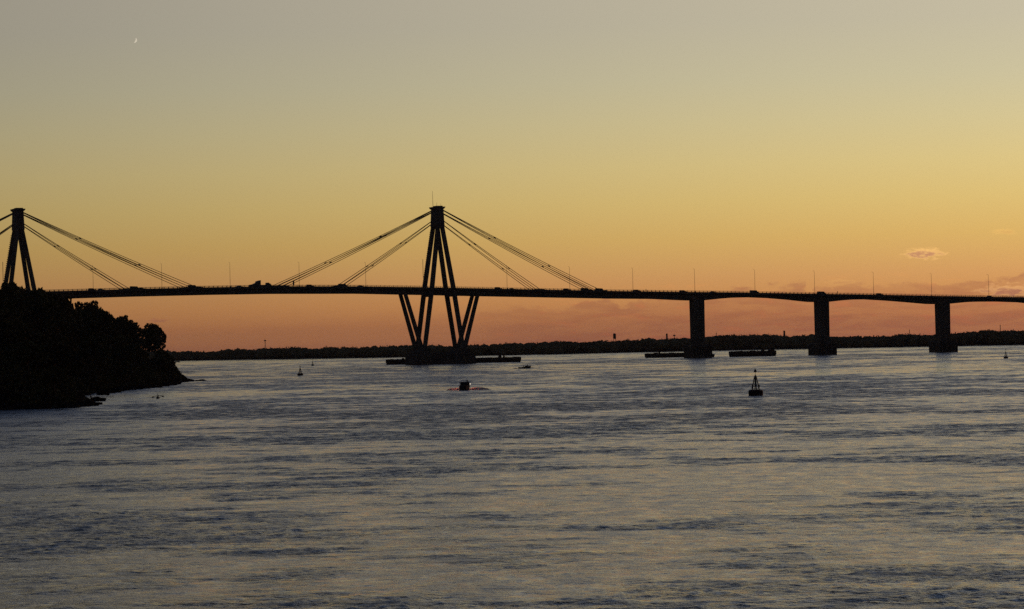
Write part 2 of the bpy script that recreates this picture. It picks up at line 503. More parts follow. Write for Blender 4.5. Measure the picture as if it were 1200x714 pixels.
fw = leaf_mass('far_wood', cl, M['farleaf'], 1.5, 60, seed=3)
core_v = []; core_f = []
ib = bmesh.new(); bmesh.ops.create_icosphere(ib, subdivisions=2, radius=1); iv = [v.co.copy() for v in ib.verts]; fi = [[v.index for v in f.verts] for f in ib.faces]; ib.free()
for c, rx, ry, rz in cl:
    o_ = len(core_v)
    for v in iv:
        k = .86 + .22 * noise.noise(v * 1.9 + Vector((c[0], c[1], c[2])) * .7)
        core_v.append((c[0] + v.x * rx * k, c[1] + v.y * ry * k, c[2] + v.z * rz * k))
    core_f += [tuple(o_ + q for q in f) for f in fi]
n0 = len(fw.data.vertices)
allv = [tuple(v.co) for v in fw.data.vertices] + core_v
allf = [tuple(p.vertices) for p in fw.data.polygons] + [tuple(n0 + q for q in f) for f in core_f]
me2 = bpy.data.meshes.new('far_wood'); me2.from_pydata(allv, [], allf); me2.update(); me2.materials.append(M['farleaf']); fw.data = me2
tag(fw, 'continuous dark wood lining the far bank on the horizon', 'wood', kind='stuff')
print('far wood faces', len(fw.data.polygons))

# ------------------------------------------------------------------ landmarks above the far wood
def shore_thing(name, px, py, label, cat, off=60):
    base = on_water(px, interp(SH, px))
    D = base.y + off
    x = at_dist(px, 400, D).x
    o = empty(name, (x, D, 2.0))
    tag(o, label, cat)
    return o, D, at_dist(px, py, D).z - 2.0
o, D, h = shore_thing('water_tower', 720.3, 391.2, 'square-topped water tower on thin legs rising above the far wood', 'water tower')
bm = bmesh.new(); lathe(bm, [(.6, h + .3), (1.1, h), (1.35, h - .4), (1.35, h - 4.3), (1.0, h - 4.9)], 12); obj('tank', bm, M['concrete'], o)
for sx in (-1, 1):
    for sy in (-1, 1):
        bm = bmesh.new(); tube(bm, [(sx * 1.5, sy * 1.5, 0), (sx * .9, sy * .9, h - 4.6)], .16, 6); obj('leg', bm, M['steel'], o)
for z in (.35, .7):
    bm = bmesh.new()
    for a in range(4):
        c = 1.5 - .6 * z
        p = [(c, c), (-c, c), (-c, -c), (c, -c)]
        tube(bm, [p[a] + (z * (h - 4.6),), p[(a + 1) % 4] + (z * (h - 4.6),)], .08, 4)
    obj('bracing', bm, M['steel'], o)
def lattice_mast(px, py, label, wid=1.2, dish=False, solid=False):
    o, D, h = shore_thing('radio_mast' if not solid else 'chimney_stack', px, py, label, 'mast' if not solid else 'chimney')
    if solid:
        bm = bmesh.new(); lathe(bm, [(wid * .7, 0), (wid * .5, h - .4), (wid * .62, h - .3), (wid * .62, h)], 12); obj('shaft', bm, M['concrete'], o)
        bm = bmesh.new(); lathe(bm, [(wid * .4, h), (wid * .4, h + .4)], 10); obj('flue', bm, M['steel'], o)
        return
    bm = bmesh.new()
    c3 = [(math.cos(a) * wid / 2, math.sin(a) * wid / 2) for a in (0, 2.09, 4.19)]
    for x, y in c3: tube(bm, [(x, y, 0), (x * .4, y * .4, h)], .12, 4)
    nb = 8
    for k in range(nb):
        for i in range(3):
            f0, f1 = 1 - .6 * k / nb, 1 - .6 * (k + 1) / nb
            a, b = c3[i], c3[(i + 1) % 3]
            tube(bm, [(a[0] * f0, a[1] * f0, h * k / nb), (b[0] * f1, b[1] * f1, h * (k + 1) / nb)], .06, 3, False)
    obj('lattice', bm, M['steel'], o)
    bm = bmesh.new(); tube(bm, [(0, 0, h), (0, 0, h + 1.5)], .08, 4); obj('antenna', bm, M['steel'], o)
    if dish:
        bm = bmesh.new(); lathe(bm, [(.3, h - 1.2), (1.3, h - .9), (1.3, h - .3), (.3, h)], 10); obj('head', bm, M['steel'], o)
lattice_mast(310.6, 398.6, 'thin mast with a bulbous head above the far wood, left of the central pylon', 1.4, True)
lattice_mast(781.6, 391.5, 'short thick chimney above the far wood between water tower and first pier', 1.6, solid=True)
lattice_mast(790.3, 392.5, 'small mast just right of the short chimney on the far bank', 1.2, True)
lattice_mast(919.3, 388.0, 'tall dark chimney above the far wood left of the middle pier', 1.7, solid=True)
lattice_mast(839.5, 390.3, 'stubby mast above the far wood just right of the first pier', 1.4)
lattice_mast(1172.5, 381.0, 'faint thin mast above the far wood near the right edge', 1.0)
lattice_mast(1066.0, 387.0, 'small mast above the far wood left of the third pier', 1.0)

# ------------------------------------------------------------------ the bridge
bridge = empty('cable_stayed_bridge', BO, TH)
tag(bridge, 'long concrete cable-stayed road bridge silhouetted across the river', 'bridge')
DT = [(-60, 343.5), (0, 342.6), (80, 340.9), (160, 338.7), (240, 336.9), (320, 335.6), (420, 335.8), (490, 336.7), (600, 338.9), (720, 341.2), (800, 342.2), (870, 342.9),
      (940, 344.2), (1020, 345.4), (1095, 346.9), (1150, 347.8), (1200, 348.4), (1330, 350.2)]
DBm = [(-60, 352.5), (0, 351.6), (80, 350.0), (160, 347.6), (250, 345.5), (320, 344.4), (420, 344.2), (500, 345.7), (560, 347), (720, 349.9), (745, 350.1), (770, 350.3), (808, 352.0), (826, 352.2),
       (845, 350.2), (862, 348.9), (882, 348.4), (905, 349.2), (930, 351.2), (953, 353.8), (972, 354.0), (990, 352.0), (1005, 351.0), (1020, 350.8), (1045, 352.2), (1070, 354.2), (1095, 356.4), (1114, 356.2),
       (1135, 354.2), (1150, 353.5), (1175, 353.4), (1200, 354.2), (1240, 358.0), (1262, 358.0), (1330, 355)]
W2 = 6.0
stn = [-60 + 6 * i for i in range(232)]
deck_top = []
bmd, bms, bma, bmp = bmesh.new(), bmesh.new(), bmesh.new(), bmesh.new()
prev = None
for px in stn:
    s, zt = bs(px, interp(DT, px), -W2)
    s2, zb = bs(px, interp(DBm, px), -3.6)
    deck_top.append((s, zt))
    sec_b = [(s, -3.6, zb), (s, 3.6, zb), (s, 4.1, zt - 1.6), (s, -4.1, zt - 1.6)]     # box girder
    sec_s = [(s, -W2, zt - 1.2), (s, -4.2, zt - 1.6), (s, 4.2, zt - 1.6), (s, W2, zt - 1.2), (s, W2, zt - .8), (s, -W2, zt - .8)]
    sec_a = [(s, -5.2, zt - .8), (s, 5.2, zt - .8), (s, 5.2, zt - .74), (s, -5.2, zt - .74)]
    pk = [[(s, y0, zt - .8), (s, y1, zt - .8), (s, y1, zt), (s, y0, zt)] for y0, y1 in ((-W2, -W2 + .3), (W2 - .3, W2))]
    cur = [[b_.verts.new(p) for p in sec] for b_, sec in ((bmd, sec_b), (bms, sec_s), (bma, sec_a), (bmp, pk[0]), (bmp, pk[1]))]
    if prev:
        for b_, A, B in zip((bmd, bms, bma, bmp, bmp), prev, cur):
            for i in range(len(A)):
                j = (i + 1) % len(A); b_.faces.new((A[i], A[j], B[j], B[i]))
    prev = cur
def deck_z(s): return interp(deck_top, s)
obj('girder', bmd, M['concrete'], bridge)
obj('deck_slab', bms, M['concrete'], bridge)
obj('roadway', bma, M['asphalt'], bridge)
obj('parapet', bmp, M['concrete'], bridge)
for side in (-1, 1):
    bm = bmesh.new()
    s = deck_top[0][0] + 1; y = side * (W2 - .15); k = 0
    while s < deck_top[-1][0] - 3:
        z = deck_z(s)
        box(bm, (s, y, z + .45), (.22, .16, .9))
        s += 2.6; k += 1
    obj('railing_posts', bm, M['steel'], bridge)['kind'] = 'stuff'
    bm = bmesh.new()
    for hz in (.45, .85):
        pts = [(a, y, b + hz) for a, b in deck_top]
        tube(bm, pts, .05, 4)
    obj('handrail', bm, M['steel'], bridge)

Z_TOP = bs(513, 242.5)[1]        # top of the pylon head
Z_CROWN = bs(513, 264)[1]        # legs leave the head here
Z_CAP = 8.0
def pylon(s0, mast, lw=1.0, tf=1.0, sf=1.0):
    hw = lambda z: 1.15 + (11.9 * sf - 1.15) * (Z_CROWN - z) / (Z_CROWN - Z_CAP)     # half spread of the legs along the bridge
    tw = lambda z: interp([(Z_CAP, 6.9 * tf), (deck_z(0), 6.9 * tf), (Z_CROWN, 4.3)], z)  # legs pass outside the deck edge
    bm = bmesh.new()
    a0, a1 = 5.6, 5.0
    beam(bm, (s0, 0, Z_CROWN - 1.0), (s0, 0, Z_TOP - 1.2), 5.4, 10.2, 4.6, 9.2)
    head = obj('pylon', bm, M['concrete'], bridge)
    bm = bmesh.new()
    beam(bm, (s0, 0, Z_TOP - 1.4), (s0, 0, Z_TOP - .5), 5.2, 9.6, 6.6, 10.4)
    beam(bm, (s0, 0, Z_TOP - .498), (s0, 0, Z_TOP - .1), 6.6, 10.4)
    beam(bm, (s0 + .4, 0, Z_TOP - .098), (s0 + .4, 0, Z_TOP + .5), 4.0, 6)
    obj('saddle_cap', bm, M['concrete'], head)
    for t in (-1, 1):
        for e in (-1, 1):
            bm = bmesh.new()
            zk = deck_z(s0)
            beam(bm, (s0 + e * hw(Z_CAP), t * tw(Z_CAP), Z_CAP), (s0 + e * hw(zk), t * tw(zk), zk), 2.3 * lw, 1.5, 2.55 * lw, 1.6)
            beam(bm, (s0 + e * hw(zk), t * tw(zk), zk), (s0 + e * hw(Z_CROWN), t * tw(Z_CROWN), Z_CROWN), 2.55 * lw, 1.6, 2.3 * lw, 1.7)
            obj('leg', bm, M['concrete'], head)
            bm = bmesh.new()
            zt = deck_z(s0 + e * 22) - 3.4
            beam(bm, (s0 + e * 12.8, t * 5.9, Z_CAP), (s0 + e * 22.3, t * 4.6, zt), 2.4, 1.5, 2.1, 1.4)
            obj('strut', bm, M['concrete'], head)
    for e in (-1, 1):
        bm = bmesh.new()
        zt = deck_z(s0 + e * 22) - 3.5
        zk = deck_z(s0)
        beam(bm, (s0 + e * 22.3, 0, zt - .6), (s0 + e * 22.3, 0, zt + .4), 2.0, 10)
        obj('cross_beam', bm, M['concrete'], head); bm = bmesh.new()
        beam(bm, (s0 + e * hw(zk - 5), 0, zk - 5.2), (s0 + e * hw(zk - 5), 0, zk - 4.0), 1.8, 2 * tw(zk) - 1.2)
        obj('cross_beam', bm, M['concrete'], head)
    # stepped footing with rounded fender skirt
    bm = bmesh.new()
    beam(bm, (s0, 0, -2), (s0, 0, 5.6), 38, 19, 37, 18)
    beam(bm, (s0, 0, 5.6), (s0, 0, 7.0), 33, 17, 31, 16)
    for e in (-1, 1):
        beam(bm, (s0 + e * 12.3, 0, 7.0), (s0 + e * 12.3, 0, 8.6), 7.5, 16, 6, 15.4)
    obj('footing', bm, M['pilecap'], head)
    if mast:
        bm = bmesh.new(); tube(bm, [(s0 - 3.2, -2, Z_TOP - .2), (s0 - 3.4, -2, Z_TOP + 9.2)], [.13, .07], 5); obj('lightning_rod', bm, M['steel'], head)
        bm = bmesh.new(); tube(bm, [(s0 - .2, 0, Z_TOP), (s0 - .2, 0, Z_TOP + 2.4)], .08, 5); obj('beacon_post', bm, M['steel'], head)
        bm = bmesh.new(); tube(bm, [(s0 + 2.6, 1, Z_TOP), (s0 + 2.6, 1, Z_TOP + 2)], .07, 5); obj('beacon_post', bm, M['steel'], head)
    # ladder with service cages up the left leg of the near frame
    bm = bmesh.new()
    for k in range(26):
        z = deck_z(s0) + 2 + k * (Z_CROWN - deck_z(s0) - 6) / 25
        box(bm, (s0 - hw(z) - 1.35, tw(z) , z), (.5, .6, .35))
    z = deck_z(s0) + 13
    tube(bm, [(s0 - hw(z) - 2.9, tw(z), z - 7), (s0 - hw(z) - 2.9, tw(z), z + 4)], .14, 4)
    obj('ladder', bm, M['steel'], head)['kind'] = 'stuff'
    return head
S1 = bs(22.5, 300)[0]
S1 = -244.8
h2 = pylon(0.6, True)
h1 = pylon(S1, False, .9, 1.3, 1.08)

# piers of the approach spans
def pier(px_c, top_px, cap_top_px, name='pier', s=None):
    if s is None: s = bs(px_c, 380, 0)[0]
    zt = deck_z(s) - 4.2
    bm = bmesh.new()
    beam(bm, (s, 0, 4.5), (s, 0, zt), 6.1, 8.0, 6.4, 8.2)
    for t in (-1, 1):   # slender pilasters on the faces
        beam(bm, (s - 1.1, t * 4.2, 4.5), (s - 1.1, t * 4.2, zt), .9, .5)
        beam(bm, (s + 1.9, t * 4.2, 4.5), (s + 1.9, t * 4.2, zt), .7, .5)
    o = obj(name, bm, M['concrete'], bridge)
    zc = bs(px_c, cap_top_px, -7)[1]
    bm = bmesh.new()
    beam(bm, (s, 0, -2), (s, 0, zc - .5), 12.4, 14.5)
    beam(bm, (s, 0, zc - .5), (s, 0, zc), 12.4, 14.5, 11.2, 13.2)
    obj('pile_cap', bm, M['pilecap'], o)
    bm = bmesh.new()
    for k in range(7):
        box(bm, (s - 5.4 + k * 1.8, -7.4, zc * .55), (.45, .3, zc * .8))
        box(bm, (s + 6.35, -5.4 + k * 1.8, zc * .55), (.3, .45, zc * .8))
    obj('fender', bm, M['rubber'], o)
    return s
ps = [pier(817.2, 352, 404.5), pier(963.2, 353.5, 402.2), pier(1104.8, 356, 399.6)]
pier(None or 1245, 358, 398, s=ps[2] + 82)
pier(-300, 352, 405, s=S1 - 163) if deck_top[0][0] < S1 - 170 else None
print('pier s', ps, 'deck from', deck_top[0][0], 'to', deck_top[-1][0])

# stay cables
def stays(s0):
    for e in (-1, 1):
        for t in (-1, 1):
            for reach, zdrop, n, spread in ((97.5, 2.2, 3, 3.4), (60.5, 8.2, 2, 2.6)):
                bm = bmesh.new()
                zt = Z_TOP - zdrop
                clamps = []
                for k in range(n):
                    off = (k - (n - 1) / 2)
                    for side in (0,):
                        sA = s0 + e * 2.0; zA = zt - off * .22 * (1)
                        sB = s0 + e * (reach - off * spread)
                        A = Vector((sA, t * 4.4 + side * .25, zA)); B = Vector((sB, t * 5.6 + side * .3, deck_z(sB) - .4))
                        L = (B - A).length; pts = []
                        for i in range(9):
                            f = i / 8
                            p = A.lerp(B, f); p.z -= 4 * f * (1 - f) * L * .006
                            pts.append(p)
                        tube(bm, pts, .17, 6)
                c = obj('stay_cable', bm, M['cable'], bridge)
                for f in (.33, .68):
                    bm = bmesh.new()
                    A = Vector((s0 + e * 2.0, t * 4.4, zt)); B = Vector((s0 + e * reach, t * 5.6, deck_z(s0 + e * reach)))
                    p = A.lerp(B, f); p.z -= 4 * f * (1 - f) * (B - A).length * .006
                    dr = (B - A).normalized()
                    tube(bm, [p - dr * .7 + Vector((0, 0, .1)), p + dr * .7 + Vector((0, 0, .1))], .26 + .1 * f, 6)
                    obj('clamp', bm, M['steel'], c)
                bm = bmesh.new()
                sB = s0 + e * reach
                box(bm, (sB, t * 5.6, deck_z(sB) + .05), (spread * n + 1, .7, .7))
                obj('anchorage', bm, M['concrete'], c)
stays(0.6); stays(S1)

# lamp posts along the near kerb
lamp = empty('lamp_post', (0, 0, 0), TH)
bm = bmesh.new(); tube(bm, [(0, 0, 0), (0, 0, 6), (0, 0, 14)], [.11, .09, .06], 6); obj('pole', bm, M['steel'], lamp)
bm = bmesh.new(); box(bm, (0, 0, .35), (.5, .5, .7)); obj('base', bm, M['concrete'], lamp)
bm = bmesh.new(); tube(bm, [(0, 0, 13.9), (0, .5, 14.15), (0, 1.3, 14.2)], .045, 5); a_ = obj('arm', bm, M['steel'], lamp)
bm = bmesh.new(); box(bm, (0, 1.5, 14.2), (.25, .7, .12)); obj('lantern', bm, M['steel'], a_)
LP = [(36, 'lamp post behind the wooded headland beside the left pylon'), (109, 'leftmost lamp post standing clear of the headland trees'), (189.5, 'lamp post crossing the long stays right of the left pylon'),
      (269.5, 'lamp post in the middle of the gap between the two pylons\' cables'), (350.5, 'lamp post crossing the foot of the long left stays of the central pylon'), (428.5, 'lamp post crossing the short left stays of the central pylon'),
      (594, 'lamp post crossing the short right stays of the central pylon'), (667.5, 'lamp post crossing the foot of the long right stays'), (741.5, 'lone lamp post between the right stays and the first pier'),
      (814, 'lamp post directly above the first pier'), (884.5, 'lamp post above the arch between first and second pier'), (954.5, 'lamp post directly above the second pier'), (1023.5, 'lamp post above the arch between second and third pier'),
      (1091.5, 'lamp post just left of the third pier'), (1158.5, 'rightmost lamp post, near the right edge of the picture')]
for i, (px, lab) in enumerate(LP):
    s = bs(px + .3, interp(DT, px), -5.6)[0]
    o = lamp if i == 0 else copy_tree(lamp)
    o.location = BO + BE * s + BN * (-5.62) + Vector((0, 0, deck_z(s) - .3))
    tag(o, lab, 'lamp post', 'lamp posts along the bridge deck')
def sign_post(px, hgt, wid, lab):
    s = bs(px, interp(DT, px), -5.5)[0]
    o = empty('road_sign', BO + BE * s + BN * (-5.5) + Vector((0, 0, deck_z(s) - .3)), TH)
    tag(o, lab, 'road sign')
    bm = bmesh.new(); tube(bm, [(0, 0, 0), (0, 0, hgt)], .09, 6); obj('post', bm, M['steel'], o)
    bm = bmesh.new(); box(bm, (0, -.1, hgt * .62), (wid, .08, hgt * .7)); obj('panel', bm, M['steel'], o)
sign_post(344, 3.3, .9, 'narrow dark sign board on the deck right of the lorry')
sign_post(981.5, 2.2, .35, 'thin short sign on the deck right of the second pier')
sign_post(757, 1.8, .35, 'thin short sign on the deck right of the lone lamp post')

# ------------------------------------------------------------------ vehicles on the deck
def wheel_set(root, xs, half, r):
    for x in xs:
        for sy in (-1, 1):
            bm = bmesh.new()
            n = 12
            a = [bm.verts.new((x + r * math.cos(2 * PI * k / n), sy * half, r + r * math.sin(2 * PI * k / n))) for k in range(n)]
            b = [bm.verts.new((x + r * math.cos(2 * PI * k / n), sy * (half - .22), r + r * math.sin(2 * PI * k / n))) for k in range(n)]
            bm.faces.new(a); bm.faces.new(b)
            for k in range(n): bm.faces.new((a[k], a[(k + 1) % n], b[(k + 1) % n], b[k]))
            wv = obj('wheel', bm, M['rubber'], root)
            bm = bmesh.new()
            tube(bm, [(x, sy * half, r), (x, sy * (half + .02), r)], r * .55, 10); obj('rim', bm, M['steel'], wv)
def make_car(kind, paint):
    root = empty({'hatch': 'hatchback_car', 'sedan': 'sedan_car', 'van': 'delivery_van', 'suv': 'sport_utility_car'}[kind])
    if kind == 'hatch':
        body = [(-1.9, .35), (1.9, .35), (2.0, .7), (1.75, .92), (1.0, 1.0), (-1.75, 1.0), (-1.95, .8)]
        cab = [(-1.75, 1.0), (1.0, 1.0), (.35, 1.5), (-1.2, 1.52)]
        win = [(-1.45, 1.03), (.8, 1.03), (.3, 1.42), (-1.1, 1.43)]; L, hh = 1.25, .85
    elif kind == 'sedan':
        body = [(-2.2, .35), (2.2, .35), (2.25, .7), (2.0, .9), (1.0, .98), (-1.5, 1.0), (-2.2, .95)]
        cab = [(-1.5, 1.0), (1.0, .98), (.3, 1.45), (-.9, 1.46)]
        win = [(-1.2, 1.02), (.8, 1.02), (.25, 1.38), (-.8, 1.38)]; L, hh = 1.35, .87
    elif kind == 'suv':
        body = [(-2.2, .45), (2.2, .45), (2.3, .85), (2.1, 1.1), (1.1, 1.2), (-2.15, 1.2), (-2.25, .9)]
        cab = [(-2.15, 1.2), (1.1, 1.2), (.5, 1.8), (-1.9, 1.85)]
        win = [(-1.9, 1.23), (.9, 1.23), (.4, 1.7), (-1.75, 1.72)]; L, hh = 1.4, .92
    else:
        body = [(-2.7, .45), (2.6, .45), (2.75, .8), (2.6, 1.2), (1.9, 1.35), (-2.7, 1.35)]
        cab = [(-2.7, 1.35), (1.9, 1.35), (1.3, 2.2), (-2.6, 2.35)]
        win = [(.3, 1.4), (1.7, 1.4), (1.2, 2.05), (.3, 2.05)]; L, hh = 1.7, 1.0
    bm = bmesh.new(); prism(bm, body, -hh, hh)
    bmesh.ops.bevel(bm, geom=list(bm.edges), offset=.06, segments=1, affect='EDGES')
    obj('body', bm, paint, root)
    bm = bmesh.new(); prism(bm, cab, -hh + .1, hh - .1)
    c = obj('cabin', bm, paint, root)
    for sy in (-1, 1):
        bm = bmesh.new(); prism(bm, win, sy * (hh - .1), sy * (hh - .085)); obj('side_window', bm, M['glass'], c)
    for xx, nm in ((body[2][0], 'headlight'), (body[0][0], 'tail_light')):
        for sy in (-1, 1):
            bm = bmesh.new(); box(bm, (xx - math.copysign(.02, xx), sy * hh * .7, .72), (.08, .3, .14)); obj(nm, bm, M['glass'], root)
    wheel_set(root, (-L, L), hh + .01, .31 if kind != 'van' else .36)
    return root
protos = {('hatch', 'd'): make_car('hatch', M['carpaint_dark']), ('sedan', 'g'): make_car('sedan', M['carpaint_grey']), ('van', 'd'): make_car('van', M['carpaint_dark']), ('suv', 'r'): make_car('suv', M['carpaint_red'])}
usedp = set()
VE = [(108, 'suv', 'r', 'dark tall car on the deck under the leftmost clear lamp post'), (118.5, 'hatch', 'd', 'small car following close behind the leftmost tall car'),
      (158, 'van', 'd', 'dark van between the feet of the short and long stays of the left pylon'), (166, 'hatch', 'd', 'small car right behind the dark van near the left pylon stays'),
      (226, 'van', 'd', 'dark van at the foot of the left pylon\'s long right-hand stays'), (232, 'sedan', 'g', 'car tailing the van at the foot of the left pylon\'s long stays'), (281, 'hatch', 'd', 'small car on the deck just left of the lorry'),
      (363.5, 'suv', 'r', 'tall dark car between the narrow sign board and the short stays'), (394, 'sedan', 'g', 'low car at the left foot of the short left stays'), (402, 'van', 'd', 'dark van exactly at the foot of the short left stays'),
      (423, 'hatch', 'd', 'small hatchback under the lamp post crossing the short left stays'), (584, 'suv', 'r', 'tall dark car right of the central pylon, before the lamp post'), (600, 'sedan', 'g', 'low car just right of the lamp post by the central pylon'),
      (664.5, 'suv', 'r', 'tall car under the lamp post at the foot of the long right stays'), (686, 'van', 'd', 'dark van at the left foot of the long right stays'), (692.5, 'hatch', 'd', 'small car between the two vans at the long right stays'), (703, 'van', 'd', 'dark van just beyond the right foot of the long right stays'),
      (746.5, 'suv', 'r', 'tall car just right of the lone lamp post before the first pier'), (800.5, 'suv', 'r', 'tall car above the left edge of the first pier'), (835.5, 'sedan', 'g', 'low car just right of the first pier'),
      (884, 'van', 'd', 'dark van beneath the lamp post over the arch after the first pier'), (963, 'van', 'd', 'dark van directly above the second pier'), (1031, 'suv', 'r', 'tall car just right of the lamp post between second and third pier'),
      (1160, 'hatch', 'd', 'small hatchback at the rightmost lamp post')]
for px, k, c, lab in VE:
    s = bs(px, interp(DT, px), -3.2)[0]
    root = protos[(k, c)]
    o = root if (k, c) not in usedp else copy_tree(root)
    usedp.add((k, c))
    o.location = BO + BE * s + BN * (-3.0) + Vector((0, 0, deck_z(s) - .73))
    o.rotation_euler = (0, 0, TH)
    tag(o, lab, 'van' if k == 'van' else 'car', 'vehicles crossing the bridge')
# lorry: low bonnet, tall body, low bed with a load
s = bs(304.5, 335, -3)[0]
lor = empty('lorry', BO + BE * s + BN * (-3.0) + Vector((0, 0, deck_z(s) - .73)), TH)
tag(lor, 'dark lorry with a tall cab and low load bed, tallest vehicle on the bridge', 'lorry')
bm = bmesh.new(); prism(bm, [(-6.3, .7), (6.6, .7), (6.6, 1.15), (-6.3, 1.15)], -1.1, 1.1); obj('chassis', bm, M['steel'], lor)
bm = bmesh.new(); prism(bm, [(-6.4, 1.153), (-2.6, 1.153), (-2.6, 2.9), (-4.5, 2.1), (-6.3, 1.8)], -1.0, 1.0); obj('bonnet', bm, M['carpaint_dark'], lor)
bm = bmesh.new(); prism(bm, [(-2.597, 1.153), (.3, 1.153), (.35, 4.3), (-.6, 4.25), (-2.3, 3.7), (-2.597, 2.8)], -1.15, 1.15); cb = obj('cab', bm, M['carpaint_grey'], lor)
for sy in (-1, 1):
    bm = bmesh.new(); prism(bm, [(-2.2, 2.5), (-.4, 2.5), (-.4, 3.6), (-2.1, 3.5)], sy * 1.15, sy * 1.165); obj('window', bm, M['glass'], cb)
bm = bmesh.new(); prism(bm, [(.4, 1.153), (6.6, 1.153), (6.6, 1.7), (.4, 1.7)], -1.2, 1.2); obj('load_bed', bm, M['steel'], lor)
bm = bmesh.new(); prism(bm, [(3.4, 1.703), (6.3, 1.703), (6.4, 2.2), (5.6, 2.4), (5.2, 2.9), (3.6, 2.9)], -1.0, 1.0); obj('load', bm, M['carpaint_dark'], lor)
wheel_set(lor, (-4.8, 2.6, 4.2), 1.2, .5)

# ------------------------------------------------------------------ barges and pontoons
def barge(px0, px1, py_top, py_w, label, beam_w=8.0, clutter=(), px_w=None):
    A, B = on_water(px0, py_w), on_water(px1, py_w - .0215 * (px1 - px0))
    L = (B - A).length
    ang = math.atan2(B.y - A.y, B.x - A.x)
    h = at_dist((px0 + px1) / 2, py_top, (A.y + B.y) / 2).z
    o = empty('barge', A, ang)
    tag(o, label, 'barge', 'moored barges by the bridge footings')
    bm = bmesh.new()
    prism(bm, [(.8, -.8), (L - .8, -.8), (L, h * .55), (L, h), (0, h), (0, h * .55)], 0, beam_w)
    obj('hull', bm, M['rust'], o)
    bm = bmesh.new()
    for y in (.15, beam_w - .15):
        box(bm, (L / 2, y, h + .14), (L - .3, .14, .28))
    for x in (.2, L - .2):
        box(bm, (x, beam_w / 2, h + .14), (.14, beam_w - .6, .28))
    obj('coaming', bm, M['rust'], o)
    rnd = random.Random(int(px0))
    for k in range(int(L / 5)):
        bm = bmesh.new(); x = 2 + k * 5 + rnd.uniform(-1, 1)
        if x > L - 1: bm.free(); continue
        tube(bm, [(x, .6, h), (x, .6, h + .55)], [.2, .26], 8); obj('bollard', bm, M['steel'], o)
    bm = bmesh.new()
    for k in range(int(L / 3.2)):
        lathe(bm, [(.35, h * .25), (.5, h * .35), (.5, h * .7), (.35, h * .8)], 8, (1.6 + k * 3.2, -.3))
    obj('fender', bm, M['rubber'], o)
    for (f, ww, hh2) in clutter:
        bm = bmesh.new()
        beam(bm, (f * L, beam_w / 2, h), (f * L, beam_w / 2, h + hh2), ww, 2.0, ww * .75, 1.6)
        obj('deck_gear', bm, M['rust'], o)
    return o
barge(452, 479, 421.8, 427.6, 'low barge moored against the left side of the central footing', 8, ((.25, 2.5, .5), (.75, 1.8, 1.0)))
barge(551, 611, 419.6, 425.6, 'long low barge moored against the right side of the central footing', 8, ((.35, 4, .4), (.58, 2.2, 1.6), (.66, 1.2, 1.9), (.9, 5, .5)))
barge(756, 808, 414.4, 419.6, 'dark barge sticking out left of the first pier', 8, ((.25, 3, .7), (.33, 1.2, 1.6), (.6, 4, .5)))
barge(855, 910, 412.0, 418.4, 'dark barge lying alone between the first and second pier', 8, ((.2, 5, .5), (.5, 4, .5), (.72, 2.2, 1.8), (.9, 4.5, 1.0)))
barge(826, 837.5, 415.6, 419.0, 'small low raft poking out right of the first pier', 3)

# ------------------------------------------------------------------ people (one continuous skinned body each)
def person(joints, edges, rads, loc, rz, label, cloth=None):
    """joints: name -> point, in metres, z up, facing -y"""
    names = list(joints)
    me = bpy.data.meshes.new('person')
    me.from_pydata([joints[n] for n in names], [(names.index(a), names.index(b)) for a, b in edges], [])
    o = bpy.data.objects.new('person', me); col.objects.link(o)
    md = o.modifiers.new('skin', 'SKIN'); md.use_smooth_shade = True
    for i, n in enumerate(names):
        r = rads.get(n, .05); r = r if isinstance(r, tuple) else (r, r)
        me.skin_vertices[0].data[i].radius = r
    me.skin_vertices[0].data[names.index('pelvis')].use_root = True
    sb = o.modifiers.new('sub', 'SUBSURF'); sb.levels = sb.render_levels = 1
    dg = bpy.context.evaluated_depsgraph_get()
    m2 = bpy.data.meshes.new_from_object(o.evaluated_get(dg)); m2.name = 'person'
    o.modifiers.clear(); o.data = m2
    m2.materials.clear(); m2.materials.append(cloth or M['cloth']); m2.materials.append(M['skin'])
    hz = joints['neck'][2] + .03
    hands = [Vector(joints[n]) for n in ('hand_l', 'hand_r')]
    for p in m2.polygons:
        p.use_smooth = True
        if p.center.z > hz or min((p.center - hd).length for hd in hands) < .09: p.material_index = 1
    o.location = loc; o.rotation_euler = (0, 0, rz)
    tag(o, label, 'person')
    hd = Vector(joints['head'])
    bm = bmesh.new(); bmesh.ops.create_icosphere(bm, subdivisions=2, radius=.115, matrix=Matrix.Translation(hd + Vector((0, .02, .035))))
    bmesh.ops.delete(bm, geom=[v for v in bm.verts if v.co.y < hd.y - .03 and v.co.z < hd.z + .05], context='VERTS')
    obj('hair', bm, M['hair'], o, True)
    return o
EDG = [('pelvis', 'waist'), ('waist', 'chest'), ('chest', 'neck'), ('neck', 'chin'), ('chin', 'head'), ('head', 'crown'), ('chest', 'sh_l'), ('sh_l', 'el_l'), ('el_l', 'hand_l'), ('hand_l', 'tip_l'),
       ('chest', 'sh_r'), ('sh_r', 'el_r'), ('el_r', 'hand_r'), ('hand_r', 'tip_r'), ('pelvis', 'hip_l'), ('hip_l', 'knee_l'), ('knee_l', 'foot_l'), ('foot_l', 'toe_l'),
       ('pelvis', 'hip_r'), ('hip_r', 'knee_r'), ('knee_r', 'foot_r'), ('foot_r', 'toe_r')]
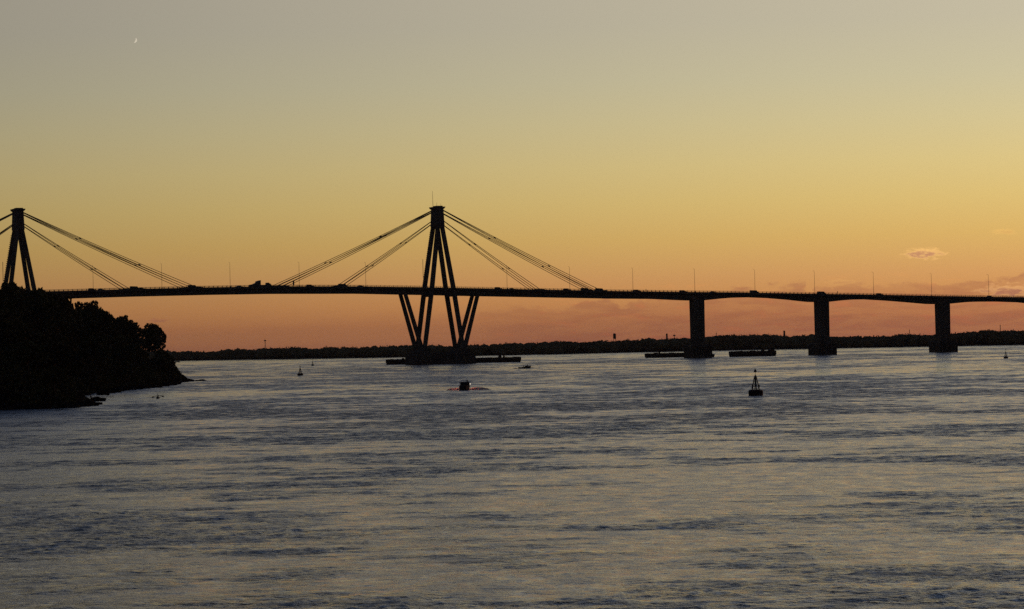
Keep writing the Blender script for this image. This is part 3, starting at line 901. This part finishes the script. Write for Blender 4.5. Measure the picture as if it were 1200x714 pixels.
RAD = dict(pelvis=(.15, .12), waist=(.14, .10), chest=(.16, .11), neck=.055, chin=(.06, .07), head=(.085, .1), crown=.05, sh_l=.065, sh_r=.065, el_l=.045, el_r=.045, hand_l=.035, hand_r=.035, tip_l=.018, tip_r=.018,
           hip_l=.09, hip_r=.09, knee_l=.06, knee_r=.06, foot_l=.045, foot_r=.045, toe_l=.03, toe_r=.03)
def pose(kind):
    j = dict(pelvis=(0, 0, .12), waist=(0, 0, .32), chest=(0, -.03, .52), neck=(0, -.03, .68), chin=(0, -.06, .76), head=(0, -.04, .86), crown=(0, -.02, .95))
    for s, k in ((-1, 'l'), (1, 'r')):
        j['sh_' + k] = (s * .19, -.02, .6)
        if kind == 'sit':        # seated on the rock, forearms on the knees
            j['hip_' + k] = (s * .1, -.05, .1); j['knee_' + k] = (s * .17, -.42, .42); j['foot_' + k] = (s * .15, -.5, .02); j['toe_' + k] = (s * .16, -.68, 0)
            j['el_' + k] = (s * .26, -.2, .38); j['hand_' + k] = (s * .1, -.44, .48); j['tip_' + k] = (s * .08, -.53, .45)
        elif kind == 'paddle':
            j['hip_' + k] = (s * .1, -.06, .1); j['knee_' + k] = (s * .14, -.5, .28); j['foot_' + k] = (s * .1, -.95, .06); j['toe_' + k] = (s * .1, -1.05, .14)
            j['el_' + k] = (s * .38, -.22, .5); j['hand_' + k] = (s * .38, -.45, .5); j['tip_' + k] = (s * .33, -.5, .5)
        else:                    # standing
            j['hip_' + k] = (s * .1, 0, .88); j['knee_' + k] = (s * .13, -.04, .48); j['foot_' + k] = (s * .15, .02, .06); j['toe_' + k] = (s * .17, -.15, .03)
            j['el_' + k] = (s * .28, -.1, 1.12); j['hand_' + k] = (s * .22, -.4, 1.08); j['tip_' + k] = (s * .18, -.48, 1.08)
    if kind == 'stand':
        for n, z in (('pelvis', .93), ('waist', 1.1), ('chest', 1.3), ('neck', 1.47), ('chin', 1.55), ('head', 1.64), ('crown', 1.73), ('sh_l', 1.4), ('sh_r', 1.4)):
            j[n] = (j[n][0], j[n][1], z)
    return j

# ------------------------------------------------------------------ boats
foam_m = bpy.data.materials.new('foam'); foam_m.use_nodes = True
_t = NT(foam_m.node_tree); _b = _t.n['Principled BSDF']
_b.inputs['Base Color'].default_value = (.75, .72, .7, 1); _b.inputs['Roughness'].default_value = .8
_tr = _t.new('ShaderNodeBsdfTranslucent'); _tr.inputs[0].default_value = (.8, .75, .72, 1)
_mx = _t.new('ShaderNodeMixShader'); _mx.inputs[0].default_value = .55
_t.l.new(_b.outputs[0], _mx.inputs[1]); _t.l.new(_tr.outputs[0], _mx.inputs[2]); _t.l.new(_mx.outputs[0], _t.n['Material Output'].inputs[0])

def boat_hull(L, B, H, fl=.3):
    """lofted hull along +x (bow at +x), open at the top"""
    bm = bmesh.new(); rings = []
    for i in range(9):
        f = i / 8
        x = -L / 2 + L * f
        wd = B / 2 * (.82 + .18 * min(1, f * 3)) * (1 - max(0, f - .5) ** 2 * 3.9)
        wd = max(wd, .04)
        sh = H * (1 + .35 * f * f)
        kz = -.25 + max(0, f - .7) * 1.2
        rings.append([bm.verts.new((x, y, z)) for y, z in ((-wd, sh), (-wd * .9, sh * .45), (-wd * .5, kz * .3), (0, kz), (wd * .5, kz * .3), (wd * .9, sh * .45), (wd, sh), (wd * .85, sh), (wd * .75, .15), (-wd * .75, .15), (-wd * .85, sh))])
    for a, b in zip(rings, rings[1:]):
        for k in range(11): bm.faces.new((a[k], a[(k + 1) % 11], b[(k + 1) % 11], b[k]))
    bm.faces.new(rings[0]); bm.faces.new(rings[-1])
    return bm
def wake(name, segs, label, hgt=.25, seed=1):
    """short breaking crests: a ragged low ridge along each segment (world points)"""
    rnd = random.Random(seed); bm = bmesh.new()
    for A, B, w0 in segs:
        n = max(6, int((B - A).length / .35)); dr = (B - A).normalized(); nr = Vector((-dr.y, dr.x, 0))
        prevv = None
        for i in range(n + 1):
            f = i / n
            taper = max(.05, math.sin(PI * min(1, f * .92 + .06)))
            c = A.lerp(B, f) + nr * rnd.uniform(-.12, .12)
            hh = hgt * taper * rnd.uniform(.75, 1.1); ww = w0 * taper * rnd.uniform(.7, 1.3)
            cur = [bm.verts.new(c - nr * ww + Vector((0, 0, -.02))), bm.verts.new(c + Vector((0, 0, hh))), bm.verts.new(c + nr * ww + Vector((0, 0, -.02)))]
            if prevv:
                for k in (0, 1): bm.faces.new((prevv[k], prevv[k + 1], cur[k + 1], cur[k]))
            prevv = cur
    o = obj(name, bm, foam_m)
    tag(o, label, 'wake', kind='stuff')
    return o

# cabin motor boat running towards the camera
p0 = on_water(544.5, 457.6)
mb = empty('motor_boat', p0 + Vector((0, 2.5, 0)), R(-90 + 6))
tag(mb, 'dark cabin motor boat seen end on in the middle of the river', 'motor boat')
obj('hull', boat_hull(7.0, 2.75, .95), M['hull'], mb)
bm = bmesh.new(); prism(bm, [(-.2, .75), (2.0, .9), (1.5, 1.35), (.9, 2.15), (-1.7, 2.15), (-1.7, .8)], -1.15, 1.15)
bmesh.ops.bevel(bm, geom=list(bm.edges), offset=.06, segments=1, affect='EDGES'); cb = obj('cabin', bm, M['hull'], mb)
for sy in (-1, 1):
    bm = bmesh.new(); prism(bm, [(-1.4, 1.35), (.7, 1.35), (.55, 1.95), (-1.4, 1.95)], sy * 1.155, sy * 1.17); obj('window', bm, M['glass'], cb)
bm = bmesh.new(); hexa(bm, [(1.53, -.95, 1.36), (1.53, .95, 1.36), (1.50, .95, 1.34), (1.50, -.95, 1.34)], [(1.02, -.9, 2.05), (1.02, .9, 2.05), (.99, .9, 2.03), (.99, -.9, 2.03)]); obj('windscreen', bm, M['glass'], cb)
bm = bmesh.new(); prism(bm, [(-3.3, .3), (-1.75, .3), (-1.75, 1.2), (-3.3, 1.1)], -1.2, 1.2); obj('engine_box', bm, M['hull'], mb)
bm = bmesh.new(); tube(bm, [(-.4, .7, 2.1), (-.4, .7, 2.75)], .05, 6); tube(bm, [(-.4, .7, 2.6), (-.4, .35, 2.5)], .04, 5); obj('aerial_mast', bm, M['steel'], mb)
bm = bmesh.new(); box(bm, (-.4, .72, 2.42), (.5, .3, .4)); obj('radar', bm, M['steel'], mb)
bm = bmesh.new(); bmesh.ops.create_icosphere(bm, subdivisions=2, radius=.13, matrix=Matrix.Translation((1.2, 1.33, 1.62))); sp_ = obj('lamp', bm, M['lamp_white'], mb, True)
bm = bmesh.new(); tube(bm, [(1.1, 1.1, 1.4), (1.2, 1.33, 1.6)], .04, 5); obj('bracket', bm, M['steel'], mb)
# added red lights hidden behind the spray to tint it pink, not boat lamps
pl_ = bpy.data.lights.new('added_red_light', 'POINT'); pl_.energy = 170; pl_.color = (1, .26, .17); pl_.shadow_soft_size = .12
for sy in (-1, 1):
    plo = bpy.data.objects.new('added_spray_light', pl_); col.objects.link(plo); plo.parent = mb; plo.location = (-3.9, sy * 2.1, .22)
    bm = bmesh.new(); box(bm, (-3.45, sy * 1.15, .5), (.12, .12, .1)); obj('added_red_box', bm, emit('added_red_glow', (1, .2, .12), 1), mb)  # glowing red box added to go with the hidden lights, no real fitting
c0 = p0 + Vector((0, 5.2, 0))
wk = [(c0 + Vector((.3, 0, 0)), c0 + Vector((6.8, .4, 0)), .5), (c0 + Vector((1.5, 1.6, 0)), c0 + Vector((4.5, 2, 0)), .5), (c0 + Vector((-.3, 0, 0)), c0 + Vector((-5.0, .4, 0)), .45)]
wake('bow_wave', wk, 'pink lit foam breaking on both sides of the cabin motor boat', .75, 4)

# open launch further out
p1 = on_water(615.5, 432.0)
ob = empty('open_launch', p1, R(8))
tag(ob, 'small dark open launch with its bow raised, right of the central footing', 'boat')
ob.rotation_euler = (0, R(-5), R(8))
obj('hull', boat_hull(5.4, 1.9, .75), M['hull'], ob)
bm = bmesh.new(); box(bm, (-2.8, 0, .55), (.5, .45, .9)); obj('outboard_motor', bm, M['hull'], ob)
bm = bmesh.new(); box(bm, (.5, 0, .75), (.9, 1.1, .9)); obj('console', bm, M['hull'], ob)
ja = pose('sit')
person(ja, EDG, RAD, p1 + Vector((-.9, -.1, .55)), R(100), 'person in dark clothing seated in the stern of the open launch')
person(ja, EDG, RAD, p1 + Vector((.9, .1, .95)), R(80), 'person in dark clothing seated forward in the open launch')
wake('launch_wake', [(on_water(607.5, 432.2), on_water(601, 432.2), .35), (on_water(622, 431.4), on_water(626, 431.2), .35)], 'small foam at the ends of the open launch', .3, 8)
# tiny boat by the far bank
p2 = on_water(208, 424.6)
tb = empty('rowing_boat', p2, R(5))
tag(tb, 'tiny dark boat near the far bank, just right of the headland', 'boat')
obj('hull', boat_hull(4.2, 1.4, .7), M['hull'], tb)
bm = bmesh.new(); box(bm, (-.3, 0, .8), (.7, .8, .9)); obj('cabin', bm, M['hull'], tb)

# kayak seen end on
p3 = on_water(184.5, 467.2)
ky = empty('kayak', p3 + Vector((0, 1.0, .05)), R(-90 + 4))
tag(ky, 'low dark kayak seen end on near the wooded headland', 'kayak')
bm = bmesh.new(); rings = []
for i in range(11):
    f = i / 10; x = -2.4 + 4.8 * f; wd = max(.02, .5 * math.sin(PI * f) ** .6)
    rings.append([bm.verts.new((x, wd * math.cos(a), .16 + .24 * math.sin(a) * (.5 + .5 * math.sin(PI * f)) + .12 * abs(2 * f - 1) ** 3)) for a in [2 * PI * k / 10 for k in range(10)]])
for a, b in zip(rings, rings[1:]):
    for k in range(10): bm.faces.new((a[k], a[(k + 1) % 10], b[(k + 1) % 10], b[k]))
bm.faces.new(rings[0]); bm.faces.new(rings[-1]); obj('hull', bm, M['hull'], ky, True)
bm = bmesh.new(); tube(bm, [(-.35 + .45 * math.cos(a), .24 * math.sin(a), .28) for a in [2 * PI * k / 12 for k in range(13)]], .025, 5, False); obj('cockpit_rim', bm, M['rubber'], ky)
person(pose('paddle'), EDG, RAD, p3 + Vector((0, 1.2, .12)), R(4), 'person paddling the kayak, double-bladed paddle held level')
pd = empty('kayak_paddle', p3 + Vector((0, .75, .62)), R(4))
tag(pd, 'double-bladed paddle held across the kayak', 'paddle')
bm = bmesh.new(); tube(bm, [(-1.05, 0, -.12), (0, 0, .02), (1.05, 0, .0)], .06, 6); obj('shaft', bm, M['steel'], pd)
for sx, dz in ((-1, -.13), (1, -.01)):
    bm = bmesh.new(); hexa(bm, [(sx * .9, -.02, dz - .16), (sx * 1.55, -.02, dz - .30), (sx * 1.55, .02, dz - .30), (sx * .9, .02, dz - .16)], [(sx * .95, -.02, dz + .08), (sx * 1.46, -.02, dz + .04), (sx * 1.46, .02, dz + .04), (sx * .95, .02, dz + .08)]); obj('blade', bm, M['hull'], pd)

# ------------------------------------------------------------------ buoys
def make_buoy(dia, hh, tower, label, loc, lamp_gap=True):
    o = empty('navigation_buoy', loc, .5)
    tag(o, label, 'buoy')
    r = dia / 2
    bm = bmesh.new(); lathe(bm, [(r * .8, -.5), (r * .97, -.1), (r, .1), (r, hh * .82), (r * .96, hh * .9), (r * .7, hh)], 28); hu = obj('float', bm, M['buoy'], o)
    bm = bmesh.new(); lathe(bm, [(r + .002, hh * .45), (r + .06, hh * .5), (r + .06, hh * .62), (r + .002, hh * .67)], 28); obj('rubbing_band', bm, M['rubber'], hu)
    for k in range(2):
        bm = bmesh.new(); a = k * PI + .7; c = (math.cos(a) * r * .72, math.sin(a) * r * .72)
        tube(bm, [(c[0] - .12, c[1], hh), (c[0] - .12, c[1], hh + .22), (c[0] + .12, c[1], hh + .22), (c[0] + .12, c[1], hh)], .035, 5); obj('lifting_eye', bm, M['steel'], hu)
    zl = hh + tower * .60
    for k in range(4):
        a = PI / 4 + k * PI / 2
        bm = bmesh.new(); tube(bm, [(math.cos(a) * r * .50, math.sin(a) * r * .50, hh - .05), (math.cos(a) * r * .14, math.sin(a) * r * .14, zl)], r * .075, 6); obj('leg', bm, M['steel'], o)
    for f in (.28, .62):
        bm = bmesh.new()
        c = (r * .50 + (r * .14 - r * .5) * f) ; z = hh + (zl - hh) * f
        q = [(math.cos(PI / 4 + k * PI / 2) * c, math.sin(PI / 4 + k * PI / 2) * c, z) for k in range(5)]
        tube(bm, q, r * .028, 5)
        obj('bracing', bm, M['steel'], o)
    for k in range(2):   # solar panels on either side low on the tower
        a = k * PI - .5
        c = Vector((math.cos(a) * r * .44, math.sin(a) * r * .44, hh + tower * .14))
        bm = bmesh.new(); box(bm, (0, 0, 0), (.2 * r, .3 * r, tower * .2))
        bmesh.ops.transform(bm, matrix=Matrix.Translation(c) @ Matrix.Rotation(a, 4, 'Z'), verts=bm.verts); obj('solar_panel', bm, M['glass'], o)
    bm = bmesh.new(); lathe(bm, [(r * .24, zl - tower * .1), (r * .22, zl - tower * .04), (r * .12, zl + tower * .06), (r * .05, zl + tower * .09)], 14); obj('lantern', bm, M['steel'], o)
    bm = bmesh.new(); tube(bm, [(0, 0, zl), (0, 0, hh + tower * .84)], r * .025, 6); obj('staff', bm, M['steel'], o)
    bm = bmesh.new(); lathe(bm, [(r * .2, hh + tower * .82), (r * .2, hh + tower * .86), (r * .02, hh + tower)], 16); obj('cone_topmark', bm, M['buoy'], o)
    return o
make_buoy(3.05, 1.25, 4.45, 'large steel navigation buoy with lattice tower and cone, right foreground', on_water(886.4, 463.9) + Vector((0, 1.5, 0)))
make_buoy(2.5, .9, 3.4, 'small buoy with a tapering top, larger of the two left of the pylon', on_water(351.6, 440.2) + Vector((0, 1.2, 0)))
make_buoy(1.7, .8, 3.0, 'tiny distant buoy, farther of the two left of the pylon', on_water(366.3, 428.6) + Vector((0, .8, 0)))
make_buoy(2.0, .8, 3.6, 'small slim buoy near the right edge beyond the bridge piers', on_water(1179.2, 420.2) + Vector((0, 1, 0)))

# ------------------------------------------------------------------ wooded headland on the left
shore = [(-260, 492), (-60, 484), (0, 480.2), (40, 479.3), (80, 477.6), (112, 474.8), (112, 473.2), (98, 471.5), (88, 469), (84, 467), (90, 464.8), (104, 463.2), (108, 461), (130, 458.6), (148, 456.6), (172, 455), (191, 453),
         (190, 451), (201, 449.2), (214, 447.8), (226, 446.6), (222, 445.2), (206, 443.5)]
poly = [on_water(x, y) for x, y in shore]
poly += [at_dist(192, 400, 1260), at_dist(150, 400, 1360), at_dist(60, 400, 1450), at_dist(-120, 400, 1500), at_dist(-420, 400, 1450), at_dist(-520, 400, 900)]
poly = [Vector((p.x, p.y)) for p in poly]
def inside(p):
    c = False; n = len(poly)
    for i in range(n):
        a, b = poly[i], poly[i - 1]
        if (a.y > p.y) != (b.y > p.y) and p.x < (b.x - a.x) * (p.y - a.y) / (b.y - a.y) + a.x: c = not c
    return c
def sdist(p):
    m = 1e9; n = len(poly)
    for i in range(n):
        a, b = poly[i], poly[i - 1]; ab = b - a
        t = max(0, min(1, (p - a).dot(ab) / ab.length_squared)); m = min(m, (p - a - ab * t).length)
    return m if inside(p) else -m
SKY = [(-300, 325), (0, 336), (20, 336), (42, 337.5), (56, 338), (65, 343), (75, 349), (84, 358), (92, 364), (100, 358), (110, 357), (120, 363), (130, 367), (140, 372), (146, 378), (152, 390), (160, 402), (168, 408), (186, 408), (194, 411), (199, 420), (204, 431), (209, 439), (216, 444), (226, 446), (400, 447)]
def canopy_z(p):
    """height of the tree skyline over this spot of the headland"""
    px = to_px(Vector((p.x, p.y, 10)))[0]
    return at_dist(px, interp(SKY, px), p.y).z
def ground_z(p):
    d = sdist(p)
    if d < 0: return max(-1.5, d * .4)
    z = .3 + min(d * .55, 13) + noise.noise(Vector((p.x * .05, p.y * .05, 0))) * min(2, d * .15)
    cz_ = canopy_z(p)
    lim = max(cz_ - 8.5, cz_ * .5)
    return min(z, max(lim, .5 + min(d * .12, 2)))
gx0, gx1, gy0, gy1, st = -330, -95, 560, 1520, 6.0
bm = bmesh.new(); grid = {}
stx = 2.0
nx, ny = int((gx1 - gx0) / stx), int((gy1 - gy0) / st)
for i in range(nx + 1):
    for j in range(ny + 1):
        p = Vector((gx0 + i * stx, gy0 + j * st)); d = sdist(p)
        if d > -9: grid[i, j] = bm.verts.new((p.x, p.y, ground_z(p) + noise.noise(Vector((p.x * .3, p.y * .3, 3))) * .35))
for (i, j) in list(grid):
    if all((i + a, j + b) in grid for a, b in ((1, 0), (1, 1), (0, 1))):
        bm.faces.new((grid[i, j], grid[i + 1, j], grid[i + 1, j + 1], grid[i, j + 1]))
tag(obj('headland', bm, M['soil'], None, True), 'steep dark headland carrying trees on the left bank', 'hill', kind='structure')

# trees
def make_tree(H, rw, seed, m, dense=1.0, leaf=.62):
    rnd = random.Random(seed)
    root = empty('broadleaf_tree')
    th = H * .42
    bm = bmesh.new()
    lean = (rnd.uniform(-.6, .6), rnd.uniform(-.6, .6))
    tube(bm, [(0, 0, -.8), (lean[0] * .3, lean[1] * .3, th * .5), (lean[0], lean[1], th), (lean[0] * 1.2, lean[1], H * .8)], [H * .035, H * .028, H * .022, .05], 7)
    obj('trunk', bm, M['bark'], root)
    cls = []
    bm = bmesh.new()
    n = 9
    for k in range(n):
        a = k * 2.4 + rnd.uniform(-.4, .4); f = k / (n - 1)
        rr = rw * (.72 - .45 * f) * rnd.uniform(.8, 1.1); zz = H * (.50 + .34 * f) + rnd.uniform(-.4, .4)
        tip = (lean[0] + math.cos(a) * rr, lean[1] + math.sin(a) * rr, zz)
        tube(bm, [(lean[0] * .9, lean[1] * .9, th * (.7 + .3 * f)), ((lean[0] + tip[0]) / 2, (lean[1] + tip[1]) / 2, (th + zz) / 2 + .3), tip], [H * .014, H * .01, .04], 5)
        cr_ = rw * rnd.uniform(.34, .5)
        cls.append((tip, cr_, cr_, cr_ * .72))
        for q in range(3):
            b = rnd.uniform(0, 2 * PI); e = cr_ * rnd.uniform(.7, 1.1)
            c2 = cr_ * rnd.uniform(.35, .55)
            cls.append(((tip[0] + math.cos(b) * e, tip[1] + math.sin(b) * e, tip[2] + rnd.uniform(-.4, .6) * cr_), c2, c2, c2 * .7))
    cls.append(((lean[0], lean[1], H * .86), rw * .42, rw * .42, H * .13))
    obj('limbs', bm, M['bark'], root)
    area = sum(c[1] ** 2 for c in cls)
    leaf_mass('crown', cls, m, leaf, lambda r: int(dense * 75 * r * r) + 10, root, seed)
    return root
TP = [(9, 4.2), (10, 5.2), (8, 4.6), (11, 4.8), (7, 3.6)]
tprot = [make_tree(H, rw, 20 + i, M['leaf'] if i % 2 else M['leaf2']) for i, (H, rw) in enumerate(TP)]
tused = set()
def put_tree(i, p, scale, label, rz=None, zf=1.0, base=None, group='trees on the headland'):
    o = tprot[i] if i not in tused else copy_tree(tprot[i])
    tused.add(i)
    z = ground_z(Vector((p.x, p.y))) - .3 if base is None else base
    o.location = (p.x, p.y, z); o.scale = (scale, scale, scale * zf)
    o.rotation_euler = (0, 0, random.uniform(0, 6.28) if rz is None else rz)
    tag(o, label, 'tree', group)
    return o
sky_trees = [  # px, top py, distance, type, width px, label
    (181.5, 380.0, 1150, 2, 27, 'round-crowned tree standing apart at the tip of the headland'),
    (155, 375.5, 1120, 0, 22, 'open loose-branched tree just left of the round tree at the tip'),
    (139, 371, 1090, 4, 22, 'small tree third from the tip of the headland skyline'),
    (124, 364.5, 1060, 2, 28, 'bushy tree on the skyline sloping down from the tufted tree'),
    (105, 356.5, 1040, 1, 34, 'broad tufted tree right of the notch in the headland skyline'),
    (80, 354, 960, 4, 26, 'low tree in the notch of the headland skyline'),
    (66, 344, 900, 0, 34, 'tree at the right shoulder of the highest trees'),
    (48, 337, 880, 3, 38, 'highest dense tree right of the left pylon legs'),
    (30, 338.5, 900, 2, 32, 'tree under the right legs of the left pylon'),
    (8, 336, 860, 1, 38, 'dense tree under the left legs of the left pylon, at the picture edge'),
    (-16, 334, 860, 3, 38, 'dense tree at the very left edge of the picture')]
for (px, py, D, i, wpx, lab) in sky_trees:
    top = at_dist(px, py, D); p = Vector((top.x, top.y))
    gz = ground_z(p) - .3
    H, rw = TP[i]
    sc_ = (wpx * D / F) / (2 * rw * .80)
    hgt = top.z - gz
    put_tree(i, p, sc_, lab, zf=hgt / (H * 1.0 * sc_), base=gz, group='trees along the headland skyline')
rnd = random.Random(77)
cnt = 0; placed = []; LEDGE_Y0 = on_water(98, 463.6).y
for tries in range(6000):
    px = rnd.uniform(-60, 200); D = rnd.uniform(640, 1240)
    q = at_dist(px, 400, D); p = Vector((q.x, q.y))
    d = sdist(p)
    if d < 3.5: continue
    if any((p - o).length < 6.5 for o in placed): continue
    gz = ground_z(p); room = canopy_z(p) - gz - 1.8
    if room < 3.2: continue
    hgt = min(room, rnd.uniform(7, 11), 4 + d * .8)
    i = rnd.randrange(5); H, rw = TP[i]
    sc_ = hgt / H * rnd.uniform(.95, 1.25)
    if px > 82 and D < LEDGE_Y0: continue
    band = 'low near the waterline' if gz < 5 else ('half way up the slope' if gz < 10 else 'high on the slope')
    put_tree(i, p, sc_, 'dark leafy tree in the shaded mass of the headland, ' + band, zf=hgt / (H * sc_) * 1.0, base=gz - .4, group='trees in the headland mass, ' + band)
    placed.append(p); cnt += 1
    if cnt >= 120: break
print('fill trees', cnt)
# shrubs covering the slope down to the rocks (the ledge with the two people stays bare)
LEDGE_Y = on_water(98, 463.6).y
cl = []
for _ in range(9000):
    px = rnd.uniform(-40, 226); D = rnd.uniform(640, 1230)
    q = at_dist(px, 400, D); p = Vector((q.x, q.y)); d = sdist(p)
    if d < .5 or d > 30 or (px > 84 and D < LEDGE_Y): continue
    z = ground_z(p); r = rnd.uniform(1.0, 2.3) * min(1, .45 + d * .12)
    if z + r * .8 > canopy_z(p): continue
    cl.append(((p.x, p.y, z + r * .3), r, r, r * .8))
for _ in range(900):
    px = rnd.uniform(186, 222); D = rnd.uniform(1090, 1170)
    q = at_dist(px, 400, D); p = Vector((q.x, q.y)); d = sdist(p)
    if d < .6: continue
    top_ = canopy_z(p); z = ground_z(p); r = rnd.uniform(1.0, 2.0)
    zc_ = rnd.uniform(z, max(z + .2, top_ - r * .8))
    if zc_ + r * .7 > top_ + .5: continue
    cl.append(((p.x, p.y, zc_), r, r, r * .8))
print('shrubs', len(cl))
tag(leaf_mass('undergrowth', cl, M['leaf'], .62, 34, seed=9), 'dark scrub covering the headland slope down to the rocks', 'undergrowth', kind='stuff')

# shoreline rocks
def rock_mesh(seed):
    bm = bmesh.new(); bmesh.ops.create_icosphere(bm, subdivisions=2, radius=1)
    for v in bm.verts:
        k = 1 + .35 * noise.noise(v.co * 1.3 + Vector((seed * 7, 0, 0))) + .15 * noise.noise(v.co * 3 + Vector((0, seed * 5, 0)))
        v.co = Vector((v.co.x * k, v.co.y * k, v.co.z * k * .55))
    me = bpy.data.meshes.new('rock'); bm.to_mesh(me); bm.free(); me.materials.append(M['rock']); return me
rms = [rock_mesh(i) for i in range(5)]
def rock(px, py, sx, sz, label, group='rocks along the headland waterline', sy=None):
    p = on_water(px, py); o = linkobj('rock', rms[rnd.randrange(5)])
    o.location = (p.x, p.y + sx * .4, sz * .1); o.scale = (sx, sy or sx * .8, sz); o.rotation_euler = (0, 0, rnd.uniform(-.4, .4))
    tag(o, label, 'rock', group); return o
rock(236, 446.6, 2.0, .9, 'low flat rock awash just off the headland tip', sy=1.6)
rock(231, 446.8, 1.4, .7, 'small rock between the headland tip and the outermost flat rock')
rock(221, 447.2, 2.2, 1.6, 'dark rock forming the outer tip of the headland')
rock(214, 447.8, 2.4, 2.2, 'larger rock second from the headland tip')
rock(206, 448.6, 2.2, 2.6, 'upright rock under the last bushes of the headland')
rock(194, 453.0, 1.3, .6, 'small flat rock below the tip tree, off the shore')
rock(104, 474.4, 3.0, 1.2, 'flat rock ledge under the two seated people', sy=4)
rock(111, 474.4, 1.9, .6, 'low end of the rock ledge with the seated people')
rock(94, 475.6, 3.0, 1.6, 'rock ledge left of the two seated people', sy=4)
for k in range(46):
    f = k / 46
    px = -20 + 235 * f + rnd.uniform(-2, 2)
    py = rnd.uniform(-.2, .9) + interp([(-60, 484), (0, 480.2), (80, 477.6), (112, 474.8), (118, 463), (148, 456.8), (191, 453), (214, 447.8), (226, 446.6)], px)
    rock(px, py, rnd.uniform(.8, 2.6), rnd.uniform(.8, 2.4), 'dark wet rock in the broken line along the foot of the headland', 'rocks along the foot of the headland')
pa = on_water(96, 472.0); person(pose('sit'), EDG, RAD, Vector((pa.x, pa.y + .5, 1.0)), R(70), 'person in dark clothing seated on the rock ledge, nearer the trees')
pb = on_water(106, 471.6); person(pose('sit'), EDG, RAD, Vector((pb.x, pb.y + .5, .9)), R(40), 'person in dark clothing seated towards the outer end of the rock ledge')
# pale post among the trees by the shore
pp = at_dist(20, 424, 700)
o = empty('concrete_post', (pp.x, pp.y - 6, ground_z(Vector((pp.x, pp.y - 6)))))
tag(o, 'dim pale post among the dark trees at the left edge', 'post')
bm = bmesh.new(); beam(bm, (0, 0, -1), (0, 0, 4.5), .45, .45, .35, .35); obj('shaft', bm, mat('pale_concrete', (.4, .38, .35), .9, .2, 1), o)
bm = bmesh.new(); box(bm, (0, 0, 4.65), (.6, .6, .3)); obj('cap', bm, mat('pale_cap', (.5, .48, .45), .9, .2, 1), o)

# ------------------------------------------------------------------ young moon
mc = at_dist(157.6, 47.2, 100000)
mo_ = []
bm = bmesh.new()
RM = 88.0; n = 14
tocam = (CAM - mc).normalized()
ux = (r_ * .93 - u_ * .37).normalized()      # the lit limb faces the sunken sun, down to the right
uy = tocam.cross(ux).normalized()
ins, outs, bak = [], [], []
for k in range(n + 1):
    a = -PI / 2 * .95 + PI * .95 * k / n
    o_ = ux * math.cos(a) * RM + uy * math.sin(a) * RM
    i_ = ux * math.cos(a) * RM * .34 + uy * math.sin(a) * RM
    outs.append(bm.verts.new(o_)); ins.append(bm.verts.new(i_ + tocam * RM * .9 * math.cos(a))); bak.append(bm.verts.new(ux * math.cos(a) * RM * .5 + uy * math.sin(a) * RM - tocam * RM * .2))
for k in range(n):
    bm.faces.new((ins[k], outs[k], outs[k + 1], ins[k + 1])); bm.faces.new((outs[k], bak[k], bak[k + 1], outs[k + 1])); bm.faces.new((bak[k], ins[k], ins[k + 1], bak[k + 1]))
moon = obj('crescent_moon', bm, emit('moonlight', lin((206, 195, 174)), 1.0), None, True)
moon.location = mc
tag(moon, 'tiny pale crescent moon high in the left of the sky', 'moon')

# ------------------------------------------------------------------ thin evening haze over the river
bm = bmesh.new(); hexa(bm, [(-13000, -600, -50), (13000, -600, -50), (13000, 23500, -50), (-13000, 23500, -50)], [(-13000, -600, 125), (13000, -600, 125), (13000, 23500, 125), (-13000, 23500, 125)])
hm = bpy.data.materials.new('haze'); hm.use_nodes = True
t = NT(hm.node_tree); t.n.remove(t.n['Principled BSDF'])
pv_ = t.new('ShaderNodeVolumePrincipled'); pv_.inputs['Density'].default_value = HAZE; pv_.inputs['Color'].default_value = (.95, .9, .85, 1); pv_.inputs['Anisotropy'].default_value = .2
t.l.new(pv_.outputs[0], t.n['Material Output'].inputs['Volume'])
tag(obj('haze', bm, hm), 'thin dusk haze over the river', 'haze', kind='stuff')
